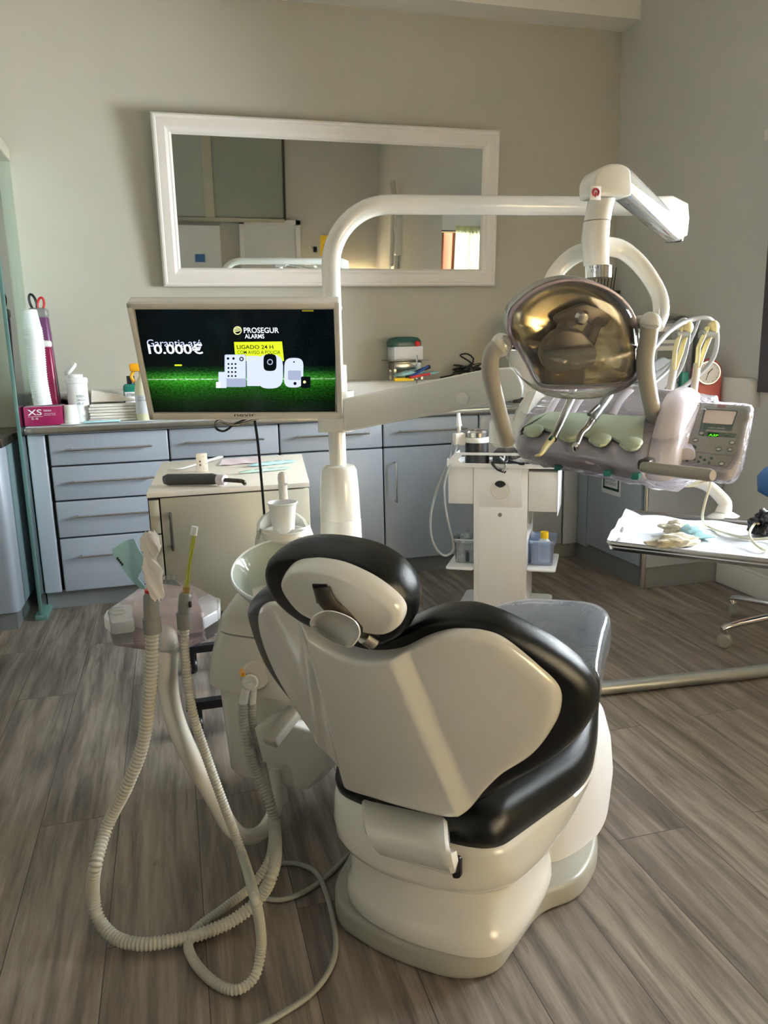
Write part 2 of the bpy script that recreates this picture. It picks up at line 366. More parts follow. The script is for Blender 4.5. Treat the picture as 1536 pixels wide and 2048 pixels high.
def text(name, s, p, xd, up, width, height, m, parent, thick=.0003, bold=0, lift=.0006):
    """flat lettering: p = lower-left corner, fitted to width x height"""
    cu = bpy.data.curves.new('t', 'FONT'); cu.body = s; cu.offset = bold; cu.resolution_u = 3
    to = bpy.data.objects.new('t', cu); COL.objects.link(to); bpy.context.view_layer.update()
    me = bpy.data.meshes.new_from_object(to.evaluated_get(bpy.context.evaluated_depsgraph_get()))
    bpy.data.objects.remove(to); bpy.data.curves.remove(cu)
    xs = [v.co.x for v in me.vertices]; ys = [v.co.y for v in me.vertices]
    x0, x1, y0, y1 = min(xs), max(xs), min(ys), max(ys)
    xd = V(xd).normalized(); up = V(up); up = (up-xd*up.dot(xd)).normalized(); nn = xd.cross(up)
    mb = MB(); vs = [V(p)+xd*((v.co.x-x0)/(x1-x0)*width)+up*((v.co.y-y0)/(y1-y0)*height)+nn*lift for v in me.vertices]
    mb.add(vs, [list(f.vertices) for f in me.polygons]); bpy.data.meshes.remove(me)
    return build(name, mb, m, parent, smooth=False)
def flat(name, pts, m, parent, lift=(0, 0, 0)):
    mb = MB(); mb.add([V(q)+V(lift) for q in pts], [list(range(len(pts)))]); return build(name, mb, m, parent, smooth=False)
# ================================================================== THE ROOM
XR, YB, XL, YR, ZC, ZB, YBEAM = 2.39, 3.88, -1.7, -1.2, 2.95, 2.665, 3.72
st('floor', MB().boxmm((XL-.1, YR-.1, -.1), (XR+.1, YB+.1, 0)), 'floor')
st('ceiling', MB().boxmm((XL-.1, YR-.1, ZC), (XR+.1, YB+.1, ZC+.1)), 'ceiling')
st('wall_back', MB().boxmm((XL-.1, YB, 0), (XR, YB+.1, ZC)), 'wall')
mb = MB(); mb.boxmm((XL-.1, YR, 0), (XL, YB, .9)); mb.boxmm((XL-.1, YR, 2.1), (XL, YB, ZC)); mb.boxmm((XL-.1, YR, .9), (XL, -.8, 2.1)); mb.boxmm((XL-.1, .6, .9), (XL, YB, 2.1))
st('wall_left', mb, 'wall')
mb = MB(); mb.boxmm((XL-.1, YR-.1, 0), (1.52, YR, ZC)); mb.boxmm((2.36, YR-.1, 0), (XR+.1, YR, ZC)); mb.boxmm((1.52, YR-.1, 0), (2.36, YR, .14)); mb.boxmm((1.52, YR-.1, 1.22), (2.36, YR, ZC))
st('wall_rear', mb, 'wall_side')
mb = MB()
for a, b in (((1.52, YR-.08, .14), (1.56, YR-.02, 1.22)), ((2.32, YR-.08, .14), (2.36, YR-.02, 1.22)), ((1.52, YR-.08, .14), (2.36, YR-.02, .18)), ((1.52, YR-.08, 1.18), (2.36, YR-.02, 1.22)), ((1.92, YR-.07, .14), (1.96, YR-.03, 1.22))): mb.boxmm(a, b, bev=.004)
w3 = st('added_rear_window', mb, 'wood'); w3['label'] = 'unseen low window added in the rear wall for warm light, behind the pleated yellow curtain'  # low opening added below the mirror's view to let warm light in
build('pane', MB().boxmm((1.55, YR-.052, .17), (2.33, YR-.048, 1.19)), film('rear_window_glass', gl=.0, rough=.01), parent=w3)
WY0, WY1, WZ0, WZ1 = 1.04, 2.70, .88, 1.84
VY0, VY1 = -.95, .25
mb = MB()
mb.boxmm((XR, YR, 0), (XR+.14, YB+.1, WZ0)); mb.boxmm((XR, YR, WZ1), (XR+.14, YB+.1, ZC))
mb.boxmm((XR, WY1, WZ0), (XR+.14, YB+.1, WZ1)); mb.boxmm((XR, YR, WZ0), (XR+.14, WY0, WZ1))
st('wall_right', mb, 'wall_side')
st('trim_1', MB().boxmm((XL, YBEAM, ZB), (XR, YB, ZC)), 'ceiling')
mb = MB().boxmm((XR-.014, YR, 0), (XR, 2.90, .10), bev=.003); mb.boxmm((XR-.007, YR, .10), (XR, 2.90, .112), bev=.002)
st('baseboard_right', mb, 'white2')
def window(name, y0, y1, z0, z1, lab):
    fr = MB(); t = .055
    for a, b in (((XR-.02, y0, z0), (XR+.09, y0+t, z1)), ((XR-.02, y1-t, z0), (XR+.09, y1, z1)), ((XR-.02, y0, z0), (XR+.09, y1, z0+t)),
                 ((XR-.02, y0, z1-t), (XR+.09, y1, z1)), ((XR+.01, (y0+y1)/2-.03, z0), (XR+.07, (y0+y1)/2+.03, z1))):
        fr.boxmm(a, b, bev=.005)
    o = st(name, fr, 'wood'); o['label'] = lab
    p = build('pane', MB().boxmm((XR+.045, y0+t, z0+t), (XR+.049, y1-t, z1-t)), film(name+'_glass', gl=.0, rough=.01), parent=o)
    return o
# parents of parts sit at the mesh origin
w1 = window('window_1', WY0, WY1, WZ0, WZ1, 'wooden framed window in the right wall beside the tray')
_xr = XR; XR = XL-.08; w2 = window('added_fill_window', -.8, .6, .9, 2.1, 'unseen wooden framed window added in the left wall for fill light'); XR = _xr  # left window added only to bring in dim fill
_dk = build('frame_face', MB().boxmm((XR-.026, WY1-.05, WZ0), (XR-.019, WY1+.012, WZ1), bev=.002), 'darkframe', parent=w1)  # dark strip paints the backlit shade on the wooden jamb
# sliding glass panel with a top rail at the left
gl = thing('glass_panel', 'tall greenish glass side panel at the left end of the worktop', 'glass panel', (-.60, 3.64, 0))
build('glass_sheet', MB().boxmm((-.605, 3.395, 0.02), (-.595, 3.878, 1.93)), 'glassgreen', parent=gl)
build('glass_edge', MB().boxmm((-.607, 3.385, 0.02), (-.593, 3.395, 1.93), bev=.002), 'edgegreen', parent=gl)
build('floor_channel', MB().boxmm((-.625, 3.38, 0), (-.575, 3.878, .022), bev=.003), 'edgegreen', parent=gl)
build('top_rail', MB().boxmm((-.64, 2.4, 1.93), (-.59, 3.878, 1.985), bev=.004), 'beige', parent=gl)
# ================================================================== BACK CABINETS
FY = 3.485                                    # drawer fronts
ZT, ZD, ZK = .776, .638, .082
def bar_handle(parent, a, b, out, name='handle', r=.0045):
    a = V(a); b = V(b); out = V(out); mb = MB()
    d = (b-a).normalized()
    mb.tube([a, a+out*.75, a+out+d*.012, b+out-d*.012, b+out*.75, b], r, 8, smooth=3)
    return build(name, mb, 'steel', parent=parent)
def front(parent, x0, x1, z0, z1, name, y=FY, g=.003):
    mb = MB().boxmm((x0+g, y, z0+g), (x1-g, y+.02, z1-g), bev=.006, seg=3)
    return build(name, mb, 'cab', parent=parent)
def base_unit(name, x0, x1, label, kind):
    t = thing(name, label, 'cabinet', ((x0+x1)/2, 3.68, 0), 'blue-grey base units along the back wall')
    build('carcass', MB().boxmm((x0+.001, FY+.021, ZK), (x1-.001, YB-.002, .774)), 'cab_dark', parent=t)
    build('kickboard', MB().boxmm((x0, 3.535, 0), (x1, 3.55, ZK)), 'kick', parent=t)
    if kind == 'drawers':
        for a, b in ((ZD, ZT), (.487, ZD), (.324, .487), (ZK, .324)):
            d = front(t, x0, x1, a, b, 'drawer'); zc = b-.068 if b-a < .2 else b-.082
            bar_handle(d, (x0+.085, FY, zc), (x1-.085, FY, zc), (0, -.028, 0))
    else:
        d = front(t, x0, x1, ZD, ZT, 'drawer'); bar_handle(d, (x0+.085, FY, ZT-.064), (x1-.085, FY, ZT-.064), (0, -.028, 0))
        d = front(t, x0, x1, ZK, ZD, 'door'); hx = x0+.055
        bar_handle(d, (hx, FY, .565), (hx, FY, .38), (0, -.028, 0))
    return t
XS = [-.512, -.022, .462, .950, 1.436, 1.90]
base_unit('base_cabinet', XS[0], XS[1], 'blue-grey base cabinet of four drawers beside the glass panel', 'drawers')
base_unit('base_cabinet', XS[1], XS[2], 'blue-grey base cabinet behind the beige trolley, under the wall monitor', 'door')
base_unit('base_cabinet', XS[2], XS[3], 'blue-grey base cabinet behind the white pole', 'door')
base_unit('base_cabinet', XS[3], XS[4], 'blue-grey base cabinet with a fully visible door between the pole and the white cart', 'door')
u5 = base_unit('base_cabinet', XS[4], XS[5], 'blue-grey base cabinet behind the white cart, next to the corner', 'door')
mb = MB().boxmm((-.592, 3.49, .082), (-.522, 3.51, .776), bev=.008, seg=3)
t = thing('filler_panel', 'narrow blue-grey filler panel between the glass panel and the drawer cabinet', 'panel', (-.555, 3.5, 0))
build('panel', mb, 'cab', parent=t); build('kickboard', MB().boxmm((-.592, 3.535, 0), (-.512, 3.55, .082)), 'kick', parent=t)
# corner unit running along the right wall
t = thing('corner_cabinet', 'grey corner cabinet with a first aid sign on its door', 'cabinet', (2.2, 3.2, 0))
build('carcass', MB().boxmm((2.03, 2.93, ZK), (XR-.004, YB-.004, .774)), 'cab_dark', parent=t)
build('kickboard', MB().prism([(1.90, 3.535, 0), (2.005, 3.535, 0), (2.005, 2.915, 0), (XR-.003, 2.905, 0), (XR-.003, 3.6, 0), (1.90, 3.6, 0)], (0, 0, .1)), 'kick', parent=t)
build('corner_post', MB().boxmm((1.903, 3.485, ZK), (1.985, 3.505, .776), bev=.006), 'cab', parent=t)
build('filler', MB().boxmm((1.985, 3.40, ZK), (2.01, 3.50, .776), bev=.006), 'cab', parent=t)
dr = build('door', MB().boxmm((1.985, 2.935, .1), (2.008, 3.395, .776), bev=.006, seg=3), 'cab', parent=t)
build('end_panel', MB().boxmm((2.0, 2.90, .1), (XR-.003, 2.925, .776), bev=.006, seg=3), 'cab', parent=t)
build('corner_edge', MB().lathe([(.013, 0), (.013, .776)], (1.998, 2.915, 0), seg=16), 'steel', parent=t)
# first aid sign
q = [PX(1205, 940, 1.983), PX(1243, 946, 1.983), PX(1239, 993, 1.983), PX(1202, 982, 1.983)]
yA, yB_ = q[0].y, q[1].y; zt, zb = .62, .475
yA = 3.258; yB_ = 3.098; zt, zb = .525, .392
sg = thing('first_aid_sign', 'small green and white first aid sign stuck on the corner cabinet door', 'sign', (1.9845, (yA+yB_)/2, zb))
build('plate', MB().boxmm((1.9825, yB_, zb), (1.9848, yA, zt), bev=.0005), 'purewhite', parent=sg)
mb = MB()
for a, b in (((yB_+.012, zb+.022), (yA-.012, zb+.034)), ((yB_+.012, zb+.012+.01), (yB_+.022, zt-.01)), ((yA-.022, zb+.022), (yA-.012, zt-.01)), ((yB_+.012, zt-.055), (yA-.012, zt-.01))):
    mb.boxmm((1.9815, a[0], a[1]), (1.9825, b[0], b[1]))
build('green_border', mb, 'dgreen', parent=sg)
text('lettering', 'PRIMEIROS\nSOCORROS', (1.9815, yA-.032, zb+.046), (0, -1, 0), (0, 0, 1), yA-yB_-.064, .034, 'dgreen', sg)
# worktop: L-shaped with a rounded metal front edge
mb = MB()
wo = [(-.592, 3.46, .776), (1.96, 3.46, .776), (1.96, 2.862, .776), (XR-.003, 2.862, .776), (XR-.003, YB-.003, .776), (-.592, YB-.003, .776)]
mb.prism(wo, (0, 0, .038), bev=.014, seg=4)
wt = thing('worktop', 'long pale grey worktop with rounded front edge over the blue-grey cabinets', 'worktop', (0.7, 3.6, .776))
build('slab', mb, 'worktop', parent=wt)
build('front_edge', MB().boxmm((-.592, 3.452, .779), (1.955, 3.463, .808), bev=.005, seg=3), 'steel', parent=wt)
mb = MB().boxmm((-.594, 3.725, .815), (1.2, YB-.002, .940), bev=.012, seg=3)
mb.boxmm((1.2, 3.725, .815), (2.33, YB-.002, .940), bev=.012, seg=3)
build('upstand', mb, 'white2', parent=wt)
mb = MB().prism(round_poly([(2.345, YB-.003, .815), (2.345, YB-.003, .945), (2.345, 2.72, .935), (2.345, 2.72, .815)], [.001, .001, .05, .001], 6), (.043, 0, 0), bev=.006)
build('side_upstand', mb, 'white2', parent=wt)
# left cabinet
t = thing('side_cabinet', 'pale cabinet with a dark-edged top at the left edge beside the glass panel', 'cabinet', (-1.1, 3.5, 0))
mb = MB().prism(round_poly([(-1.5, 3.285, .075), (-.66, 3.285, .075), (-.66, YB-.01, .075), (-1.5, YB-.01, .075)], [.002, .035, .002, .002], 6), (0, 0, .675), bev=.002)
build('carcass', mb, 'cab', parent=t)
build('kickboard', MB().boxmm((-1.5, 3.30, 0), (-.675, YB-.01, .075)), 'kick', parent=t)
build('top', MB().boxmm((-1.5, 3.265, .75), (-.645, YB-.01, .785), bev=.003), 'darkmetal', parent=t)
t = thing('soap_bottle', 'white plastic bottle standing on the dark-edged top at the left edge', 'bottle', (-.725, 3.38, .785))
build('body', MB().prism(round_poly([(-.775, 3.35, .7855), (-.69, 3.35, .7855), (-.69, 3.42, .7855), (-.775, 3.42, .7855)], .02, 5), (0, 0, .155), bev=.012, seg=3), 'cup', parent=t)
build('cap', MB().lathe([(.013, 0), (.013, .02)], (-.74, 3.385, .9405)), 'white2', parent=t)
tag(build('door_stop', MB().boxmm((-.72, 2.32, 0), (-.632, 2.38, .05), bev=.006), 'blackp'), 'small black rubber block on the floor at the left edge', 'door stop')
# ================================================================== MIRROR
ty = math.radians(4.5); mu = V((1, 0, 0)); ms_ = V((0, -math.sin(ty), math.cos(ty))); mn = V((0, -math.cos(ty), -math.sin(ty)))
mo = V((.0105, YB-.022, 1.405)); mw, mh = 1.657, .735
mt = thing('wall_mirror', 'wide wall mirror in a white moulded frame, tilted forward on the back wall', 'mirror', (.84, YB-.01, 1.405))
def mp_(x, s, n): return mo+mu*x+ms_*s+mn*n
prof = [(0, 0), (0, .022), (.008, .030), (.016, .030), (.020, .025), (.030, .028), (.055, .030), (.068, .022), (.074, .022), (.082, .012), (.0835, .004)]
mb = MB(); rings = []
for d, h in prof: rings.append([mp_(d, d, h), mp_(mw-d, d, h), mp_(mw-d, mh-d, h), mp_(d, mh-d, h)])
vs = []; fs = []
for r in rings: vs += r
for i in range(len(rings)-1):
    for j in range(4): fs.append([i*4+j, i*4+(j+1) % 4, (i+1)*4+(j+1) % 4, (i+1)*4+j])
mb.add(vs, fs)
o = build('moulding', mb, 'frame', parent=mt, ang=25)
g = .082
mb = MB().prism([mp_(g, g, .0), mp_(mw-g, g, .0), mp_(mw-g, mh-g, .0), mp_(g, mh-g, .0)], mn*.005)
build('mirror_glass', mb, 'mirror', parent=mt, smooth=False)
build('backing', MB().prism([mp_(.01, .01, -.012), mp_(mw-.01, .01, -.012), mp_(mw-.01, mh-.01, -.012), mp_(.01, mh-.01, -.012)], mn*.01), 'cab_dark', parent=mt)
# ================================================================== BEHIND THE CAMERA (seen in the mirror)
t = thing('frosted_partition', 'grey frosted glass partition above the white cupboards, seen in the mirror', 'partition', (.75, YR+.05, 1.72))
build('glass_pane', MB().boxmm((-.3, YR+.03, 1.75), (.50, YR+.045, 2.6)), mat('grey_frosted_pane', rgb(176, 182, 172), .3), parent=t)
build('glass_pane', MB().boxmm((.60, YR+.03, 1.75), (1.34, YR+.045, 2.6)), mat('darker_frosted_pane', rgb(158, 162, 152), .3), parent=t)
build('mullion', MB().boxmm((.50, YR+.01, 1.72), (.60, YR+.06, 2.6), bev=.004), 'beige', parent=t)
build('post', MB().boxmm((1.33, YR+.01, 1.72), (1.355, YR+.06, 2.6)), 'darkmetal', parent=t)
build('rail', MB().boxmm((-.3, YR+.005, 1.70), (1.34, YR+.07, 1.74), bev=.004), 'beige', parent=t)
t = thing('tall_cupboard', 'white panelled cupboard with a blue label, seen in the mirror', 'cupboard', (.3, YR+.15, 0))
build('carcass', MB().boxmm((-.3, YR+.002, 0), (.63, YR+.26, 1.66), bev=.004), 'purewhite', parent=t)
build('door', MB().boxmm((-.05, YR+.26, .1), (.43, YR+.275, 1.60), bev=.004), 'purewhite', parent=t)
build('label_plate', MB().boxmm((.36, YR+.276, 1.30), (.46, YR+.279, 1.38)), 'blue', parent=t)
st('door_1', MB().boxmm((.90, YR+.005, 0), (1.46, YR+.03, 1.68), bev=.004), 'purewhite')
mb = MB(); mb.boxmm((.85, YR, 0), (.90, YR+.05, 1.73)); mb.boxmm((1.46, YR, 0), (1.51, YR+.05, 1.73)); mb.boxmm((.85, YR, 1.68), (1.51, YR+.05, 1.73))
st('trim_2', mb, 'purewhite')
tag(build('light_switch', MB().boxmm((1.66, YR, 1.40), (1.70, YR+.02, 1.46), bev=.004), 'blackp'), 'black wall switch beside the yellow sign, seen in the mirror', 'switch')
t = thing('radiation_sign', 'yellow radiation warning sign on the rear wall, seen in the mirror', 'sign', (1.85, YR, 1.36))
build('plate', MB().boxmm((1.74, YR, 1.36), (1.93, YR+.004, 1.58)), 'yellow', parent=t)
mb = MB(); c0 = V((1.835, YR+.006, 1.48))
for k in range(3):
    a0 = math.radians(90+k*120-30); pts = [c0+V((math.cos(a0+i*PI/15)*r, 0, math.sin(a0+i*PI/15)*r)) for r, rng in ((.02, range(6)), (.06, range(5, -1, -1))) for i in rng]
    mb.add(pts, [list(range(12))])
mb.add([c0+V((math.cos(i*PI/6)*.011, 0, math.sin(i*PI/6)*.011)) for i in range(12)], [list(range(12))])
build('trefoil', mb, 'text_k', parent=t, smooth=False)
t = thing('x_ray_arm', 'white wall-mounted x-ray arm on the right wall, seen in the mirror', 'x-ray machine', (XR-.1, -.2, 1.2))
build('wall_plate', MB().boxmm((XR-.05, -.42, 1.25), (XR-.001, -.30, 1.55), bev=.01), 'white', parent=t)
build('mast', MB().tube([(XR-.06, -.36, 1.3), (XR-.06, -.37, 2.12)], .022, 12), 'white', parent=t)
build('folding_arm', MB().tube([(XR-.07, -.36, 2.10), (XR-.13, .0, 1.85), (XR-.15, .12, 1.80)], .026, 12), 'white', parent=t)
build('tube_head', MB().box((XR-.15, .16, 1.60), (.07, .08, .36), bev=.015), 'white', parent=t)
# roller blind and vertical blinds
rb = thing('roller_blind', 'white roller blind at the top of the right-hand window, seen in the mirror', 'blind', (XR-.03, 1.9, 1.72))
build('fabric', MB().boxmm((XR-.036, WY0+.05, 1.66), (XR-.033, WY1-.05, 1.83)), 'purewhite', parent=rb)
build('bottom_bar', MB().tube([(XR-.035, WY0+.05, 1.655), (XR-.035, WY1-.05, 1.655)], .01, 8), 'darkmetal', parent=rb)
m = M['blind']; nt = m.node_tree; bb = nt.nodes['Principled BSDF']; tl = nt.nodes.new('ShaderNodeBsdfTranslucent'); tl.inputs[0].default_value = rgb(226, 226, 196)
mxs = nt.nodes.new('ShaderNodeMixShader'); mxs.inputs[0].default_value = .6; outn = nt.nodes['Material Output']
nt.links.new(bb.outputs[0], mxs.inputs[1]); nt.links.new(tl.outputs[0], mxs.inputs[2]); nt.links.new(mxs.outputs[0], outn.inputs[0])
vb = thing('vertical_blind', 'pale cream vertical blind slats hanging in the right-hand window', 'blind', (XR-.06, 1.8, .9))
for k in range(8):
    y = 1.52+k*.075
    build('slat', MB().box((XR-.05, y, 1.30), (.003, .075, .80), ax=(V((math.cos(.9), math.sin(.9), 0)), V((-math.sin(.9), math.cos(.9), 0)), V((0, 0, 1)))), 'blind', parent=vb)
build('head_rail', MB().boxmm((XR-.09, WY0, 1.85), (XR-.002, WY1, 1.89), bev=.004), 'white2', parent=vb)
# ================================================================== THINGS ON THE WORKTOP, LEFT
ZW = .8145
t = thing('glove_box', 'magenta cardboard glove box marked XS at the left end of the worktop', 'box', (-.505, 3.53, ZW))
gx0, gx1, gy0, gy1 = -.590, -.440, 3.475, 3.60
c_ = V(((gx0+gx1)/2, (gy0+gy1)/2, ZW+.036))
build('carton', MB().boxmm((gx0, gy0, ZW), (gx1, gy1, ZW+.078), bev=.0015), 'magenta', parent=t)
build('top_face', MB().boxmm((gx0+.003, gy0+.003, ZW+.078), (gx1-.003, gy1-.003, ZW+.0795)), mat('pale_mauve_print', rgb(196, 160, 176), .5), parent=t)
build('opening', MB().lathe([(.033, 0), (.033, .0012)], (c_.x+.04, gy0+.05, ZW+.0795), ell=.6), 'blackp', parent=t)
text('lettering', 'XS', (gx0+.015, gy0-.0008, ZW+.044), (1, 0, 0), (0, 0, 1), .055, .024, 'text_w', t, bold=.01)
text('lettering', '5-6', (gx0+.028, gy0-.0008, ZW+.026), (1, 0, 0), (0, 0, 1), .026, .009, 'text_w', t)
text('lettering', 'latex', (gx0+.078, gy0-.0008, ZW+.058), (1, 0, 0), (0, 0, 1), .030, .010, 'text_w', t)
text('lettering', 'natural fresh\npowder free', (gx0+.078, gy0-.0008, ZW+.040), (1, 0, 0), (0, 0, 1), .045, .012, 'text_w', t)
build('underline', MB().boxmm((gx0+.015, gy0-.0012, ZW+.038), (gx0+.072, gy0-.0004, ZW+.0392)), 'text_w', parent=t)
# purple carton roll with scissors, crimson roll
def roll_box(name, x, y, h, w, m, label, lean, cap):
    t = thing(name, label, 'carton', (x, y, ZW))
    ax = (V((1, 0, 0)), V((0, 1, 0)), V((lean, 0, 1)).normalized()); z = ax[2]
    b0 = V((x, y, ZW+.002))
    mb = MB().box(b0+z*(h/2), (w, w*.8, h), ax=(ax[0], ax[1], z), bev=w*.22, seg=3); build('tube', mb, m, parent=t)
    build('end_cap', MB().box(b0+z*(h+.008), (w*1.06, w*.86, cap), ax=(ax[0], ax[1], z), bev=w*.2, seg=3), 'grey', parent=t)
    return t, b0+z*(h+.02)
t, top = roll_box('film_roll_box', -.502, 3.682, .455, .075, 'purple', 'tall purple film roll carton with a grey cap, leaning at the wall', -.035, .045)
t2, top2 = roll_box('film_roll_box', -.492, 3.625, .325, .055, 'crimson', 'shorter crimson film roll carton with a white cap in front of the purple one', -.03, .03)
for ch in t2.children:
    if ch.name.startswith('end_cap'): ch.data.materials[0] = M['white2']
t = thing('scissors', 'scissors with black and red handles standing in the top of the purple carton', 'scissors', top+V((0, 0, -.03)))
sx = top+V((0, -.01, -.008))
def ringpts(c, a, b, tilt): return [c+V((math.cos(k*PI/8)*a*math.cos(tilt)-math.sin(k*PI/8)*b*math.sin(tilt), 0, math.cos(k*PI/8)*a*math.sin(tilt)+math.sin(k*PI/8)*b*math.cos(tilt))) for k in range(17)]
build('finger_loop', MB().tube(ringpts(sx+V((-.016, 0, .042)), .013, .034, .2), .0055, 8), 'blackp', parent=t)
build('finger_loop', MB().tube(ringpts(sx+V((.014, 0, .034)), .013, .028, -.2), .005, 8), 'red', parent=t)
build('blade', MB().boxmm(sx+V((-.008, -.002, -.02)), sx+V((.008, .002, .012))), 'steel', parent=t)
# stack of cups, leaning; each cup is a thing
cupm = None
cb = V((-.522, 3.545, ZW+.0815)); axc = V((-.035, .02, 1)).normalized()
NC = 33
for i in range(NC):
    p = cb + axc*(i*.0098) + V((-.004*math.sin(i*.17), 0, 0))
    if cupm is None:
        r0, r1, h = .027, .036, .078       # rim up-side down: open end at the bottom
        mb = MB().lathe([(.0372, 0), (.0376, .0035), (r1, .0045), (r1-.002, .012), (r0, h-.003), (r0-.003, h), (.001, h)], p, axc, seg=22, cap=False)
        cupm = build('plastic_cup', mb, 'cup', loc=p); c = cupm
    else:
        c = cupm.copy(); COL.objects.link(c); c.location = p
    k = NC-1-i; ones = ['', 'first', 'second', 'third', 'fourth', 'fifth', 'sixth', 'seventh', 'eighth', 'ninth']; tens = {2: 'twenty', 3: 'thirty'}
    teens = ['tenth', 'eleventh', 'twelfth', 'thirteenth', 'fourteenth', 'fifteenth', 'sixteenth', 'seventeenth', 'eighteenth', 'nineteenth']
    wd_ = ones[k] if k < 10 else teens[k-10] if k < 20 else ({20: 'twentieth', 30: 'thirtieth'}.get(k) or tens[k//10]+'-'+ones[k % 10])
    tag(c, 'white plastic cup, '+wd_+' below the topmost in the leaning stack on the glove box', 'cup', 'stacked plastic cups')
    if i == NC-1: c['label'] = 'topmost white plastic cup of the leaning stack on the glove box'; last = c
# wipes canister
t = thing('wipes_canister', 'white wipes canister with a flipped-open lid on the worktop', 'canister', (-.386, 3.60, ZW))
build('body', MB().lathe([(.041, 0), (.043, .003), (.043, .165), (.046, .168), (.046, .186), (.040, .191), (.001, .191)], (-.386, 3.60, ZW)), 'cup', parent=t)
build('lid', MB().lathe([(.030, 0), (.034, .004), (.034, .012), (.026, .018), (.001, .02)], (-.401, 3.61, ZW+.222), (-.75, -.25, .75)), 'cup', parent=t)
build('hinge_ring', MB().lathe([(.030, 0), (.030, .012), (.022, .014), (.022, .002)], (-.388, 3.60, ZW+.191)), 'cup', parent=t)
text('label_print', 'PROFESSIONAL\nSURFACE CARE\nWIPES  x100', (-.388, 3.5565, ZW+.075), (1, .15, 0), (0, 0, 1), .036, .042, 'text_g', t)
# little upturned cup
t = thing('small_pot', 'small white upturned pot on a flat lid on the worktop', 'pot', (-.410, 3.50, ZW))
build('pot', MB().lathe([(.034, .004), (.036, .007), (.033, .010), (.026, .074), (.022, .080), (.001, .081)], (-.410, 3.50, ZW)), 'cup', parent=t)
build('lid', MB().lathe([(.045, 0), (.047, .002), (.045, .004), (.001, .004)], (-.415, 3.50, ZW)), 'cup', parent=t)
# napkins: stack of folded sheets
for i in range(6):
    mb = MB().box((-.245, 3.63, ZW+.006+i*.0125), (.20-.006*(i % 2), .16, .0115), ax=(V((math.cos(.05*(i % 3-1)), math.sin(.05*(i % 3-1)), 0)), V((-math.sin(.05*(i % 3-1)), math.cos(.05*(i % 3-1)), 0)), V((0, 0, 1))), bev=.004, seg=2)
    tag(build('folded_napkin', mb, 'tissue'), ['lowest', 'second from the bottom', 'third from the bottom', 'fourth from the bottom', 'fifth from the bottom', 'uppermost flat one'][i]+' of the folded white napkins piled beside the wipes canister', 'napkin', 'folded napkins in the pile')
mb = MB().prism([(-.335, 3.60, ZW+.082), (-.33, 3.60, ZW+.135), (-.15, 3.60, ZW+.090), (-.145, 3.60, ZW+.082)], (0, .1, 0), bev=.004)
tag(build('folded_napkin', mb, 'tissue'), 'top white paper napkin with one corner raised, leaning on the canister', 'napkin')
# sachet strip
mb = MB().box((-.29, 3.50, ZW+.006), (.15, .035, .008), ax=(V((.98, .15, 0)), V((-.15, .98, 0)), V((0, 0, 1))), bev=.003)
tag(build('syringe_sachet', mb, 'pouch'), 'pale wrapped syringe sachet lying in front of the napkins', 'sachet')
mb = MB().box((-.455, 3.66, ZW+.008), (.06, .05, .012), bev=.004)
tag(build('plastic_pouch', mb, 'paper'), 'flat white packet lying behind the small pot', 'packet')
# sockets in the upstand
t = thing('wall_socket', 'double round socket in the upstand beside the wipes canister', 'socket', (-.425, 3.72, .855))
build('plate', MB().boxmm((-.50, 3.716, .845), (-.35, 3.7248, .925), bev=.003), 'white2', parent=t)
for sx_ in (-.462, -.388):
    k = build('socket_ring', MB().lathe([(.029, 0), (.029, .003), (.024, .0035), (.023, -.004), (.001, -.004)], (sx_, 3.716, .885), (0, -1, 0)), 'handle', parent=t)
    mb = MB()
    for dx in (-.009, .009): mb.lathe([(.0035, 0), (.0035, .002)], (sx_+dx, 3.719, .885), (0, -1, 0), seg=10)
    build('pin_hole', mb, 'blackp', parent=k)
# mouthwash, spray bottle
t = thing('mouthwash_bottle', 'green mouthwash bottle half hidden behind the monitor edge', 'bottle', (-.165, 3.66, ZW))
build('body', MB().boxmm((-.200, 3.63, ZW), (-.127, 3.68, ZW+.155), bev=.014, seg=3), 'green', parent=t)
build('cap', MB().lathe([(.017, 0), (.017, .035)], (-.165, 3.655, ZW+.155)), 'blackp', parent=t)
build('paper_label', MB().boxmm((-.194, 3.6285, ZW+.05), (-.132, 3.6298, ZW+.12)), 'text_w', parent=t)
text('lettering', 'LISTERINE', (-.192, 3.6282, ZW+.10), (1, 0, 0), (0, 0, 1), .056, .013, 'text_k', t)
t = thing('spray_bottle', 'clear spray bottle with a yellow trigger behind the monitor edge', 'bottle', (-.115, 3.53, ZW))
build('body', MB().lathe([(.036, 0), (.038, .005), (.038, .13), (.03, .165), (.014, .19), (.014, .21), (.001, .21)], (-.110, 3.53, ZW)), mat('pale_yellow_bottle', rgb(222, 224, 190), .25), parent=t)
build('trigger_head', MB().boxmm((-.160, 3.51, ZW+.21), (-.08, 3.55, ZW+.245), bev=.008), 'orange', parent=t)
build('trigger', MB().tube([(-.142, 3.53, ZW+.215), (-.155, 3.53, ZW+.19), (-.145, 3.53, ZW+.165)], .007, 8, smooth=4), 'orange', parent=t)
build('label', MB().lathe([(.0385, 0), (.0385, .08)], (-.110, 3.53, ZW+.03), cap=False), 'paper', parent=t)
text('lettering', 'CITRUS\nFRESH CARE', (-.135, 3.490, ZW+.085), (1, -.1, 0), (0, 0, 1), .04, .018, 'text_g', t)
mb = MB().box((-.15, 3.485, ZW+.001), (.14, .05, .002)); tag(build('paper_slip', mb, 'paper'), 'thin white paper slip lying in front of the spray bottle', 'paper')
